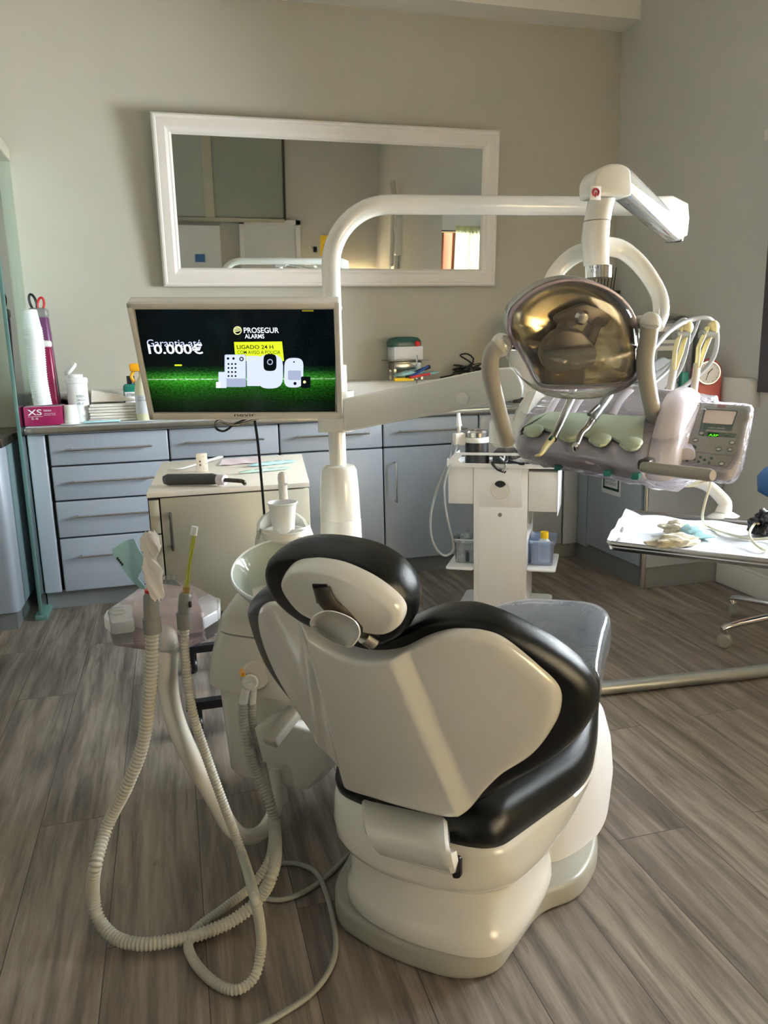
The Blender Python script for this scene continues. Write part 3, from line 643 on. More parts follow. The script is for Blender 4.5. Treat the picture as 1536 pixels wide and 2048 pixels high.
# ================================================================== THINGS ON THE WORKTOP, MIDDLE
ZW0 = ZW; ZW = .9405; cx, cy = 1.165, 3.800
t = thing('instrument_tray', 'steel instrument tray on legs under a white carton', 'tray', (cx, cy, ZW))
build('basin', MB().boxmm((cx-.075, cy-.05, ZW+.05), (cx+.075, cy+.06, ZW+.095), bev=.01), 'steel', parent=t)
build('rim', MB().boxmm((cx-.105, cy-.075, ZW+.095), (cx+.105, cy+.08, ZW+.102), bev=.003), 'steel', parent=t)
for a in (-1, 1):
    for b in (-1, 1): build('leg', MB().boxmm((cx+a*.07-.006, cy+b*.045-.006, ZW), (cx+a*.07+.006, cy+b*.045+.006, ZW+.055)), 'steel', parent=t)
build('clamp', MB().tube([(cx+.03, cy-.08, ZW+.04), (cx+.03, cy-.095, ZW+.09), (cx+.035, cy-.08, ZW+.12)], .005, 8, smooth=4), 'chrome', parent=t)
tag(build('white_carton', MB().boxmm((cx-.075, cy-.06, ZW+.1025), (cx+.075, cy+.06, ZW+.165), bev=.002), 'purewhite'), 'plain white carton under the dark green case', 'box')
t = thing('instrument_case', 'dark green hinged case with a red clasp, topmost of the pile', 'case', (cx, cy, ZW+.166))
mb = MB(); oc = round_poly([(cx-.09, cy-.06, ZW+.166), (cx+.075, cy-.06, ZW+.166), (cx+.075, cy+.06, ZW+.166), (cx-.09, cy+.06, ZW+.166)], .045, 6)
k = len(oc); c0 = sum(oc, V())/k
mb.loft([oc, [c0+(q-c0)*1.03+V((0, 0, .012)) for q in oc], [c0+(q-c0)*1.0+V((0, 0, .028)) for q in oc], [c0+(q-c0)*.85+V((0, 0, .042)) for q in oc], [c0+(q-c0)*.5+V((0, 0, .048)) for q in oc]])
build('shell', mb, 'dgreen', parent=t, ang=50)
build('clasp', MB().ball((cx+.045, cy-.063, ZW+.178), .014), 'red', parent=t)
# pouches and pens in front
def pouch(name, c, ax, w, l, label, cat='pouch', mm='pouch', h=.008, grp=None):
    ax = V(ax).normalized(); sd = V((0, 0, 1)).cross(ax).normalized(); upv = ax.cross(sd); n = 12; mb = MB(); rings = []
    random.seed(hash(name+str(round(c[0], 3))) % 1000 if False else int(abs(c[0])*1000) % 97)
    for i in range(n+1):
        f = i/n-.5; hh = h*(math.sin(PI*i/n)**.5)+.0008; r = []
        for j in range(12):
            a = 2*PI*j/12; r.append(V(c)+ax*(f*l)+sd*(math.cos(a)*w/2)+upv*(math.sin(a)*hh*(1+.35*math.sin(j*5+i*2.3))))
        rings.append(r)
    mb.loft(rings)
    return tag(build(name, mb, mm, ang=30), label, cat, grp)
pouch('sterile_pouch', (1.15, 3.685, ZW+.035), (.9, .1, .12), .09, .15, 'pale blue sterile pouch propped below the steel tray', h=.012)
pouch('sterile_pouch', (1.27, 3.735, ZW+.03), (.9, .2, .1), .06, .10, 'small pale blue sterile pouch to the right of the larger one', h=.008)
tag(build('marker_pen', MB().tube([(1.12, 3.65, ZW+.02), (1.25, 3.67, ZW+.065)], .010, 10), 'blackp'), 'black pen leaning over the blue pouches', 'pen')
tag(build('marker_pen', MB().tube([(1.14, 3.635, ZW+.018), (1.235, 3.65, ZW+.068)], .007, 10), mat('dark_blue_plastic', rgb(24, 60, 130), .3)), 'dark blue pen leaning over the blue pouches', 'pen')
t = tag(build('marker_pen', MB().tube([(1.13, 3.625, ZW+.016), (1.24, 3.64, ZW+.030)], .006, 10), 'red'), 'red pen lying lowest among the pouches', 'pen')
tag(build('white_lid_pot', MB().lathe([(.012, 0), (.012, .03), (.008, .035)], (1.205, 3.70, ZW+.05)), 'cup'), 'small white pot lid standing behind the pens', 'lid')
tag(build('yellow_strip', MB().boxmm((1.06, 3.64, ZW-.002), (1.16, 3.67, ZW+.015), bev=.003), 'yellow'), 'yellow strip under the blue pouches', 'strip')
# black cable coil
pts = []
for k in range(90):
    a = k*.36; rr = .055+.018*math.sin(k*1.7); pts.append((1.50+rr*1.1*math.cos(a), 3.79+rr*.8*math.sin(a), ZW+.015+.00055*k+.008*math.sin(k*.9)))
pts += [(1.50, 3.80, ZW+.09), (1.46, 3.80, ZW+.115), (1.50, 3.79, ZW+.12), (1.53, 3.79, ZW+.08), (1.42, 3.78, ZW+.02), (1.34, 3.77, ZW+.006)]
tag(build('cable_coil', MB().tube(pts, .0045, 6, smooth=3), 'blackp'), 'tangled coil of black cable on the worktop behind the delivery arm', 'cable')
ZW = ZW0
# white canister with steel ring
t = thing('steel_pot', 'white canister with a steel base ring on the worktop behind the lamp handle', 'canister', (1.74, 3.64, ZW))
build('body', MB().lathe([(.070, 0), (.070, .36), (.06, .38), (.001, .382)], (1.74, 3.64, ZW+.02), seg=36), 'white2', parent=t)
build('base_ring', MB().lathe([(.077, 0), (.077, .018), (.071, .022)], (1.74, 3.64, ZW), seg=36), 'steel', parent=t)
pts = []
for k in range(26): pts.append((1.66+.035*math.cos(k*.9), 3.50+.015*math.sin(k*.9), ZW+.008+.0008*k))
tag(build('chain', MB().tube(pts, .005, 6, smooth=3), 'blackp'), 'little heap of dark chain in front of the white canister', 'chain')
# ================================================================== THINGS ON THE WORKTOP, RIGHT
t = thing('drawer_organiser', 'grey plastic drawer organiser behind the lamp arch', 'organiser', (2.2, 3.25, ZW))
og0 = V((2.325, 3.10, 0)); ogx = V((.66, -.75, 0)).normalized(); ogy = V((-ogx.y, ogx.x, 0)); OGW = .34
def OG(x, y, z): return og0-ogx*(OGW-x)+ogy*y+V((0, 0, ZW+z))
def obox(x0, y0, z0, x1, y1, z1, bev): return MB().box(OG((x0+x1)/2, (y0+y1)/2, (z0+z1)/2), (abs(x1-x0), abs(y1-y0), abs(z1-z0)), ax=(ogx, ogy, V((0, 0, 1))), bev=bev)
build('cabinet', MB().prism([OG(0, 0, 0), OG(OGW, 0, 0), OG(OGW, .03, 0), OG(.20, .16, 0), OG(0, .16, 0)], (0, 0, .365), bev=.004), mat('silver_grey_plastic', rgb(172, 174, 176), .35), parent=t)
for r in range(4):
    for c in range(2):
        x0 = .012+c*.16; z0 = .012+r*.087
        d = build('drawer', obox(x0, -.012, z0, x0+.152, .006, z0+.078, .004), 'white2', parent=t)
        build('drawer_window', obox(x0+.02, -.0135, z0+.018, x0+.132, -.011, z0+.056, .0015), 'grey', parent=d)
pouch('plastic_bag', tuple(OG(.20, .06, .388)), (1, .2, 0), .12, .26, 'crumpled clear bag on top of the grey organiser', 'bag', 'wrap', h=.022)
# endodontic rack on the wall with thin wires
t = thing('wire_rack', 'rack of thin dark wires fixed on the back wall beside the lamp neck', 'rack', (2.3, 3.84, 1.35))
build('holder', MB().boxmm((2.22, 3.80, 1.36), (2.385, YB-.001, 1.376), bev=.002), 'darkmetal', parent=t)
for k in range(7):
    x = 2.235+k*.018; build('wire', MB().tube([(x, 3.82, 1.30), (x+.012+.003*k, 3.83, 1.50-.02*(k % 3))], .0026, 6), 'blackp', parent=t)
# face shield / pack, dark box, teal pack, clock
tag(build('black_case', MB().boxmm((1.84, 3.52, ZW), (1.95, 3.64, ZW+.20), bev=.008), 'blackp'), 'black box standing behind the grey instrument hoses', 'box')
t = thing('spray_can', 'white and pale blue rounded pack standing left of the red clock', 'pack', (2.11, 3.02, ZW))
oc = [V((2.03, 3.02, ZW)), V((2.03, 3.02, ZW+.13)), V((2.055, 3.01, ZW+.19)), V((2.11, 2.99, ZW+.215)), V((2.165, 2.98, ZW+.19)), V((2.175, 2.97, ZW))]
build('body', MB().prism(oc, (.02, .06, 0), bev=.012, seg=3), mat('pale_blue_white_pack', rgb(196, 208, 224), .25), parent=t)
tag(build('teal_pack', MB().boxmm((2.180, 2.955, ZW), (2.212, 2.985, ZW+.15), bev=.005), 'teal'), 'narrow teal packet beside the red clock', 'packet')
t = thing('table_clock', 'brick red arched table clock with a round white dial', 'clock', (2.28, 2.93, ZW))
# clock: its face looks to the chair
cn = V((-.35, -.94, 0)).normalized(); ce = V((-cn.y, cn.x, 0)); cc = V((2.280, 2.925, ZW)); cw = .118; chh = .205
oc = [cc-ce*cw/2, cc+ce*cw/2, cc+ce*cw/2+V((0, 0, chh-cw/2))]
oc += [cc+ce*(cw/2*math.cos(a*PI/10))+V((0, 0, chh-cw/2+cw/2*math.sin(a*PI/10))) for a in range(1, 10)] + [cc-ce*cw/2+V((0, 0, chh-cw/2))]
build('case', MB().prism([q-cn*.03 for q in oc], cn*.05, bev=.006, seg=3), 'redclock', parent=t)
dc = cc+V((0, 0, chh-cw/2-.002))+cn*.02
build('bezel', MB().lathe([(.050, 0), (.053, .004), (.050, .008), (.046, .008), (.045, .002)], dc, cn, seg=36), 'steel', parent=t)
build('dial', MB().lathe([(.0465, 0), (.0465, .003), (.001, .003)], dc, cn, seg=36), 'purewhite', parent=t)
hz = V((0, 0, 1))
def hand(a, l, r): d = ce*math.sin(a)+hz*math.cos(a); return MB().tube([dc+cn*.005-d*.006, dc+cn*.005+d*l], r, 6)
build('hour_hand', hand(math.radians(42), .024, .0016), 'text_k', parent=t); build('minute_hand', hand(math.radians(197), .034, .0013), 'text_k', parent=t)
mb = MB()
for k in range(12):
    d = ce*math.sin(k*PI/6)+hz*math.cos(k*PI/6); mb.tube([dc+cn*.0036+d*.038, dc+cn*.0036+d*.042], .0009, 4)
build('hour_marks', mb, 'text_k', parent=t)
tag(build('dark_cable', MB().tube([(2.30, 2.875, ZW+.006), (2.32, 2.89, ZW+.006), (2.34, 2.91, ZW+.008)], .005, 6, smooth=4), 'blackp'), 'short dark cable on the worktop at the foot of the clock', 'cable')

# pleated curtain added behind the camera to glow warm in the lamp's reflector
ct_ = thing('added_curtain', 'low pleated pale yellow curtain added in the rear corner for warm light, reflected in the lamp', 'curtain', (2.0, YR+.1, 0))
mb = MB(); vs = []; fs = []; n = 90
for i in range(n+1):
    x = 1.52+.83*i/n; y = YR+.08+.02*math.sin(i*.9)
    vs += [(x, y, .05), (x, y, 1.22)]
for i in range(n): fs.append([2*i, 2*i+2, 2*i+3, 2*i+1])
mb.add(vs, fs); cm = mat('pale_yellow_added_curtain', rgb(248, 232, 176), .8); build('fabric', mb, cm, parent=ct_)
nt = cm.node_tree; tl = nt.nodes.new('ShaderNodeBsdfTranslucent'); tl.inputs[0].default_value = rgb(255, 246, 216); mxs = nt.nodes.new('ShaderNodeMixShader'); mxs.inputs[0].default_value = .75
nt.links.new(nt.nodes['Principled BSDF'].outputs[0], mxs.inputs[1]); nt.links.new(tl.outputs[0], mxs.inputs[2]); nt.links.new(mxs.outputs[0], nt.nodes['Material Output'].inputs[0])
build('rail', MB().tube([(1.52, YR+.08, 1.225), (2.37, YR+.08, 1.225)], .01, 10), 'white2', parent=ct_)
build('foot', MB().boxmm((1.53, YR+.02, 0), (1.56, YR+.14, .05)), 'white2', parent=ct_)
build('foot', MB().boxmm((2.33, YR+.02, 0), (2.36, YR+.14, .05)), 'white2', parent=ct_)
# ================================================================== DENTAL CHAIR
CO = V((.346, 1.198, 0)); CU = V((.64, -.77, 0)).normalized(); CV = V((-CU.y, CU.x, 0))
def CH(u, v, z): return CO+CU*u+CV*v+V((0, 0, z))
chair = thing('dental_chair', 'large white and black dental chair seen from behind, in the middle of the room', 'dental chair', CH(0, .3, 0))
U0 = .025
BS = (CV*(-.19)+V((0, 0, .5))).normalized(); BN = CU.cross(BS).normalized(); B0 = CH(0, 0, .28)
if BN.dot(FW) > 0: BN = -BN
def wrap(u): return -.72*(u-U0)**2
def BP(u, s, off): return B0+CU*u+BS*s+BN*(off+wrap(u))
def US(px, py, off=0.0, wr=True):
    wv = 0.0
    for _ in range(14):
        p0 = B0+BN*(off+wv); p = PN(px, py, p0, BN); u = (p-p0).dot(CU); s = (p-p0).dot(BS)
        if wr: wv = .5*wv+.5*wrap(u)
        else: break
    return V((u, s))
def outl(pts, off=0.0, n=6): return cr_closed([US(a, b, off) for a, b in pts], n)
cush = [(503, 1222), (512, 1190), (538, 1172), (572, 1169), (610, 1182), (660, 1215), (720, 1252), (775, 1262), (820, 1245), (867, 1227), (929, 1221), (976, 1231), (1023, 1250), (1085, 1283),
        (1132, 1314), (1176, 1352), (1195, 1392), (1189, 1427), (1157, 1470), (1101, 1514), (1039, 1549), (970, 1590), (900, 1606), (820, 1590), (740, 1565), (715, 1545), (680, 1500), (632, 1435), (578, 1370), (530, 1300)]
mb = MB(); oc = outl(cush, -.01)
pr = [(0.02, -.062), (.5, -.064), (.84, -.060), (.92, -.052), (.972, -.038), (1.0, -.016), (.995, .0), (.975, .009), (.94, .013), (.90, .012), (.5, .010)]
mb.fan(oc, BP, pr, inner=(.3, .1))
build('back_cushion', mb, 'black', parent=chair, ang=60)
shell = [(513, 1240), (521, 1214), (548, 1204), (592, 1220), (640, 1262), (690, 1290), (740, 1303), (800, 1299), (850, 1276), (890, 1263), (923, 1260), (965, 1266), (1007, 1283), (1070, 1330),
         (1114, 1374), (1119, 1417), (1101, 1461), (1064, 1508), (1007, 1545), (970, 1580), (945, 1609), (920, 1615), (890, 1612), (830, 1598), (760, 1578), (700, 1558), (672, 1532), (630, 1478), (580, 1402), (545, 1340), (522, 1285)]
def ss(a, b, x):
    t = min(1, max(0, (x-a)/(b-a))); return t*t*(3-2*t)
def shell_surf(u, s, off):
    h = .078+.045*(1-min(1, max(0, (s-.05)/.35))); d = abs(u-U0)-h
    k = 1-min(1, max(0, d/.024))
    o2 = off
    if off > .012: o2 = off+.017*k*ss(.0, .03, s)*1.0 + .010*ss(.02, .16, d)*0
    if off > .012 and u < U0:   # a shallow crease across the left wing
        o2 -= .006*ss(.0, .02, abs((u-U0+.13)*.9+(.30-s)*.28)) * (1-k)
    return BP(u, s, o2)
oc = outl(shell, .016, 9)
mb = MB(); mb.fan(oc, shell_surf, [(1.0, .008), (1.004, .013), (.998, .018), (.985, .022), (.965, .024), (.94, .025)], inner=tuple(.92-.02*i for i in range(46)))
build('back_shell', mb, 'white', parent=chair, ang=70)
# headrest
HOFF = .035
def HP(u, s, off): return B0+CU*u+BS*s+BN*(off+HOFF-.25*(u-U0)**2)
def HS(px, py, off=0):
    p0 = B0+BN*(off+HOFF); p = PN(px, py, p0, BN); return V(((p-p0).dot(CU), (p-p0).dot(BS)))
hc = [(548, 1135), (551, 1108), (572, 1090), (620, 1083), (680, 1088), (740, 1105), (790, 1135), (822, 1175), (832, 1212), (824, 1245), (800, 1262), (765, 1266), (700, 1250), (640, 1230), (590, 1200), (560, 1168)]
oc = cr_closed([HS(a, b, -.03) for a, b in hc], 6)
mb = MB(); mb.fan(oc, HP, [(.02, -.075), (.5, -.078), (.80, -.072), (.92, -.060), (.98, -.042), (1.0, -.024), (.985, -.006), (.94, .004), (.88, .006), (.5, .006)], inner=(.2,))
build('headrest_cushion', mb, 'black', parent=chair, ang=60)
hs = [(567, 1172), (572, 1145), (592, 1126), (630, 1123), (680, 1132), (735, 1158), (780, 1192), (802, 1222), (798, 1250), (780, 1264), (752, 1262), (710, 1250), (650, 1238), (600, 1215)]
oc = cr_closed([HS(a, b, .012) for a, b in hs], 6)
slot_c = HS(660, 1178, .02)
def HP2(u, s, off):
    o2 = off
    if off > .012: o2 = off + .006*(1-min(1, ((u-slot_c.x)/.10)**2+((s-slot_c.y)/.06)**2))
    return HP(u, s, o2)
mb = MB(); mb.fan(oc, HP2, [(1.0, .002), (1.01, .010), (.985, .018), (.95, .023), (.90, .026)], inner=tuple(.86-.04*i for i in range(21)))
build('headrest_shell', mb, 'white', parent=chair, ang=70)
# recess, arm and release cup of the headrest
q = [(627, 1166), (655, 1167), (662, 1200), (636, 1204)]
mb = MB().prism([HP(*HS(a, b, .03), .0335) for a, b in q], BN*-.01); build('slot_recess', mb, 'blackp', parent=chair)
p = [HP(*HS(643, 1174, .032), .032), HP(*HS(655, 1203, .036), .037), HP(*HS(690, 1236, .030), .029), HP(*HS(722, 1264, .020), .018), HP(*HS(750, 1288, .0), -.01)]
mb = MB().tube(p, .0165, 12, smooth=5, flat=(BN, .45)); ha = build('headrest_arm', mb, 'darkmetal', parent=chair, ang=50)
mb = MB().tube([HP(*HS(722, 1278, .03), .024), HP(*HS(742, 1290, .02), .015)], .011, 12); build('pivot_knuckle', mb, 'steel', parent=ha)
cupo = [(622, 1250), (630, 1230), (655, 1221), (685, 1228), (712, 1245), (721, 1268), (712, 1288), (698, 1297), (672, 1288), (645, 1272)]
oc = cr_closed([HS(a, b, .085) for a, b in cupo], 5); mb = MB(); cc_ = sum(oc, V((0, 0)))/len(oc)
rings = []
for sc, off in ((.30, .038), (.60, .042), (.88, .060), (.99, .080), (1.0, .087), (.94, .089), (.90, .084), (.80, .074), (.62, .069), (.35, .067), (.02, .066)):
    c2_ = HS(672, 1260, off); rings.append([HP(*(c2_+(V(a)-cc_)*sc), off) for a in oc])
mb.loft(rings); build('release_cup', mb, 'white', parent=chair, ang=50)
# seat and leg pad
def seat_z(v): return .065*ss(.45, .95, v)
def seat_pt(px, py, z=.286):
    v_ = .3
    for _ in range(8):
        p = PZ(px, py, z+seat_z(v_))-CO; v_ = p.dot(CV)
    return V((p.dot(CU), p.dot(CV)))
so_ = [(-.185, .07), (-.150, -.022)] + [tuple(seat_pt(*q)) for q in ((905, 1672), (992, 1684), (1184, 1548), (1196, 1470), (1198, 1400), (1204, 1335), (1223, 1262), (1190, 1236), (1050, 1226))] + [(-.235, .80), (-.285, .70), (-.28, .30)]
oc = round_poly([V((a, b, 0)) for a, b in so_], [.05, .06, .03, .05, .09, .05, .05, .1, .04, .05, .05, .08, .1, .12], 7)
oc = [V((q.x, q.y)) for q in oc]
def SP(a, b, z): return CH(a, b, .248+z+seat_z(b))
mb = MB(); mb.fan(oc, SP, [(.02, .0), (.9, .0), (.965, .004), (.99, .018), (1.0, .038), (.99, .058), (.965, .074), (.92, .084), (.85, .088), (.6, .086)], inner=(.3,))
build('seat_cushion', mb, 'black', parent=chair, ang=60)
# clear cover over the foot end
oc2 = [q for q in oc if q.y > .56]
def clipped(scale, z): return [SP(q.x*scale, .70+(q.y-.70)*scale, z) for q in cl]
cl = []
m_ = len(oc)
for i in range(m_):
    a, b = oc[i], oc[(i+1) % m_]
    if a.y >= .58: cl.append(a)
    if (a.y-.58)*(b.y-.58) < 0: t_ = (.58-a.y)/(b.y-a.y); cl.append(a.lerp(b, t_))
mb = MB(); mb.loft([clipped(1.02, .012), clipped(1.025, .045), clipped(1.005, .072), clipped(.97, .086), clipped(.88, .0935), clipped(.45, .094)], False, True)
build('foot_cover', mb, 'wrapdark', parent=chair, ang=60)
# body shells below the seat: rounded rings at rising heights
def ring(pts, z, k=1.0, c=(0, .3)): return [CH(c[0]+(q.x-c[0])*k, c[1]+(q.y-c[1])*k, z) for q in pts]
up_ = cr_closed([V(q) for q in [(-.195, .12), (-.170, .01), (-.11, -.050), (-.02, -.074), (.07, -.064), (.147, -.040), (.190, -.005), (.214, .05), (.226, .16), (.220, .28), (.195, .40), (.15, .50), (.05, .58), (-.1, .60), (-.22, .52), (-.25, .35), (-.24, .22)]], 5)
def polar(pts, c=(0, .27), n=120):
    """outline resampled by direction, so that two different outlines can be joined"""
    out = []; m = len(pts); C_ = V(c)
    for k in range(n):
        a = 2*PI*k/n; d = V((math.cos(a), math.sin(a))); best = .2
        for i in range(m):
            p, q = V(pts[i])-C_, V(pts[(i+1) % m])-C_; e = q-p; den = d.x*e.y-d.y*e.x
            if abs(den) < 1e-12: continue
            t = (p.x*e.y-p.y*e.x)/den; u = (p.x*d.y-p.y*d.x)/den
            if t > 0 and -1e-6 <= u <= 1+1e-6: best = t
        out.append(C_+d*best)
    return out
seat_s = polar([q for q in oc]); up_s = polar(up_); far_ = polar([V(q) for q in [(-.3, -.3), (.3, -.3), (.3, .56), (-.3, .56)]])
seat_s = [a if (a-V((0, .27))).length < (b-V((0, .27))).length else b for a, b in zip(seat_s, far_)]
def mixr(t, z, k=1.0):
    return [CH(*(V((0, .27))+(a.lerp(b, t)-V((0, .27)))*k), z) for a, b in zip(seat_s, up_s)]
mb = MB(); mb.loft([mixr(0, .262, .93), mixr(0, .268, .975), mixr(0, .262, 1.0), mixr(.15, .25, 1.005), mixr(.6, .215, 1.0), mixr(.9, .19, .985), mixr(1, .178, .96), mixr(1, .168, .93), mixr(1, .164, .86)][::-1])
build('seat_shell', mb, 'white', parent=chair, ang=50)
lo_ = cr_closed([V(q) for q in [(-.15, .10), (-.125, .0), (-.07, -.040), (0, -.052), (.08, -.045), (.160, -.018), (.192, .03), (.198, .14), (.18, .24), (.12, .30), (-.08, .30), (-.15, .22)]], 5)
mb = MB(); mb.loft([ring(lo_, .052, .97, (0, .12)), ring(lo_, .058, 1.03, (0, .12)), ring(lo_, .075, 1.045, (0, .12)), ring(lo_, .095, 1.02, (0, .12)), ring(lo_, .105, .985, (0, .12)), ring(lo_, .18, .97, (0, .12))])
build('lower_shell', mb, 'white', parent=chair, ang=50)
# front column cover with its bulging side
co_ = cr_closed([V(q) for q in [(-.19, .34), (-.21, .50), (-.14, .68), (0, .72), (.12, .69), (.185, .60), (.215, .48), (.205, .36), (.15, .27), (0, .26), (-.14, .28)]], 5)
mb = MB(); mb.loft([ring(co_, .045, .98, (0, .45)), ring(co_, .07, .99, (0, .45)), ring(co_, .13, 1.01, (0, .45)), ring(co_, .20, .98, (0, .45)), ring(co_, .25, .92, (0, .45)), ring(co_, .28, .82, (0, .45))])
build('column_cover', mb, 'purewhite', parent=chair, ang=50)
# base plate
bp_ = round_poly([(-.175, .01), (-.125, -.048), (0, -.062), (.125, -.040), (.185, .01), (.185, .20), (.235, .27), (.235, .385), (.185, .50), (-.215, .50), (-.25, .34), (-.215, .14)], [.03, .05, .2, .05, .05, .05, .05, .05, .08, .08, .06, .08], 6)
bp_ = [CH(q[0], q[1], 0) for q in [V((a.x, a.y)) for a in bp_]]
build('base_plate', MB().prism(bp_, (0, 0, .052), bev=.012, seg=3), 'basegrey', parent=chair)
# hinge cover between backrest and seat
def pv(px, py, v_): return PN(px, py, CH(0, v_, 0), CV)
hl = [pv(728, 1572, .01), pv(722, 1605, -.035), pv(724, 1650, -.085), pv(733, 1683, -.095), pv(752, 1706, -.085), pv(765, 1712, -.055)]
hr = [pv(890, 1608, .01), pv(893, 1640, -.035), pv(896, 1690, -.085), pv(900, 1722, -.098), pv(908, 1750, -.088), pv(912, 1752, -.055)]
hl = cr_open(hl, 5); hr = cr_open(hr, 5); mb = MB(); rings = []
for i in range(len(hl)):
    a, b = hl[i], hr[i]; t_ = (hl[min(i+1, len(hl)-1)]-hl[max(0, i-1)]).normalized(); n_ = (b-a).normalized().cross(t_).normalized()
    if n_.dot(FW) > 0: n_ = -n_
    d = (b-a).normalized(); e_ = .007
    rings.append([a-n_*.022, a-n_*.006, a+d*e_, b-d*.018, b-d*.006-n_*.001, b-n_*.006, b-n_*.022])
mb.loft(rings); build('hinge_cover', mb, 'white', parent=chair, ang=35)
sl_ = [pv(903, 1712, -.062), pv(921, 1716, -.062), pv(921, 1757, -.062), pv(905, 1757, -.062)]
mb = MB().prism(round_poly(sl_, .006, 4), CV*.02-CV*.014); build('hinge_slot', mb, 'blackp', parent=chair)

# ================================================================== SPITTOON UNIT, POLE
unit = thing('spittoon_unit', 'cream spittoon unit with frosted glass bowl at the left side of the dental chair', 'spittoon', (.22, 1.72, 0))
def rr(cx, cy, hx, hy, z, rot=-38, k=4.6, n=56):
    c, s_ = math.cos(math.radians(rot)), math.sin(math.radians(rot)); out = []
    for i in range(n):
        a = 2*PI*i/n; x = hx*math.copysign(abs(math.cos(a))**(2/k), math.cos(a)); y = hy*math.copysign(abs(math.sin(a))**(2/k), math.sin(a))
        out.append(V((cx+x*c-y*s_, cy+x*s_+y*c, z)))
    return out
ucx, ucy = .235, 1.76
# the lower body, the skirted cover over it, the rising cup column
mb = MB().loft([rr(ucx, ucy, .115, .14, .10), rr(ucx, ucy, .124, .15, .115), rr(ucx, ucy, .132, .16, .30), rr(ucx, ucy, .132, .16, .345)])
build('lower_body', mb, 'white', parent=unit, ang=50)
mb = MB().loft([rr(ucx-.005, ucy, .150, .172, .335), rr(ucx-.005, ucy, .152, .174, .345), rr(ucx-.005, ucy, .142, .168, .40), rr(ucx, ucy, .128, .158, .462), rr(ucx, ucy, .122, .153, .464)])
build('skirt_cover', mb, 'white', parent=unit, ang=50)
mb = MB().loft([rr(ucx, ucy, .126, .156, .466), rr(ucx, ucy, .118, .150, .50), rr(ucx+.01, ucy, .095, .13, .545), rr(ucx+.01, ucy, .08, .11, .56)])
build('neck_cover', mb, 'white', parent=unit, ang=50)
mb = MB().prism([PY(a_, b_, 1.555) for a_, b_ in ((545, 1440), (622, 1462), (640, 1475), (655, 1535), (624, 1571), (615, 1581), (586, 1579), (581, 1540), (571, 1532), (524, 1526), (507, 1458))], (.09, .12, 0), bev=.006)
build('side_box', mb, 'white', parent=unit)
mb = MB().lathe([(.020, -.06), (.020, .0), (.018, .03)], PY(556, 1555, 1.63), (0, 0, 1)); build('drain_socket', mb, 'white2', parent=unit)
# grip block
a = PY(552, 1480, 1.56)
mb = MB().box(PY(566, 1452, 1.535), (.042, .10, .024), ax=(CU*.9+V((0, 0, 0)), V((CV.x, CV.y, .45)).normalized(), V((-CV.x*.45, -CV.y*.45, 1)).normalized()), bev=.007, seg=3)
build('grip_block', mb, 'handle', parent=unit)
# bowl
bc = V((.222, 1.655, .602)); bax = V((-.10, -.34, 1)).normalized()
prof = [(.001, -.100), (.030, -.098), (.060, -.082), (.095, -.046), (.118, -.006), (.124, .010), (.121, .014), (.116, .006), (.092, -.040), (.058, -.074), (.028, -.086), (.001, -.087)]
build('bowl', MB().lathe(prof, bc, bax, seg=48, cap=False), 'bowl', parent=unit, ang=60)
build('bowl_rim', MB().lathe([(.1235, .008), (.1250, .013), (.1225, .0165), (.1195, .014), (.1205, .009)], bc, bax, seg=48, cap=False), 'cup', parent=unit, ang=60)
build('bowl_drain', MB().lathe([(.018, -.070), (.018, -.066), (.001, -.065)], bc, bax), 'white2', parent=unit)
# cup column
ccx, ccy = .245, 1.83
def el(r, z, k=1.0): return rr(ccx, ccy+.01, r, r*k, z, 0, 2.2, 36)
mb = MB().loft([el(.080, .56), el(.077, .60), el(.072, .64), el(.062, .672), el(.058, .668), el(.052, .655), el(.02, .655)]); build('cup_column', mb, 'white', parent=unit, ang=50)
cb_ = V((.238, 1.80, .657))
build('cup_holder', MB().lathe([(.046, -.012), (.052, -.006), (.052, .010), (.049, .012), (.046, .010), (.045, .001), (.001, .001)], cb_, seg=36), 'white', parent=unit)
pk = MB()
for sgn in (1,):
    rings = []
    for i in range(9):
        a = PI*i/8; r_ = .060; rings.append([cb_+V((math.cos(a)*(r_+d), math.sin(a)*(r_+d)+.012, zz)) for d, zz in ((.004, -.01), (.004, .012+.035*math.sin(a)), (-.004, .012+.035*math.sin(a)), (-.006, -.01))])
    pk.loft(rings)
build('cup_guard', pk, 'white', parent=unit, ang=60)
build('water_spout', MB().tube([cb_+V((.012, .06, .0)), cb_+V((.012, .062, .10)), cb_+V((.010, .058, .128)), cb_+V((.008, .035, .135)), cb_+V((.007, .022, .118))], .011, 12, smooth=5), 'white', parent=unit)
t = thing('drinking_cup', 'ribbed white plastic cup standing in the cup holder of the spittoon', 'cup', cb_+V((0, 0, .0015)))
prof = [(.001, 0), (.0235, 0), (.0245, .003)]
for k in range(7): prof += [(.026+.0006*k, .010+.006*k), (.0266+.0006*k, .013+.006*k)]
prof += [(.0315, .060), (.0335, .073), (.0365, .0745), (.0368, .077), (.0345, .078), (.033, .074), (.0305, .058), (.0235, .004), (.001, .003)]
build('cup_body', MB().lathe(prof, cb_+V((0, 0, .0015)), seg=32, cap=False), 'cup', parent=t, ang=25)
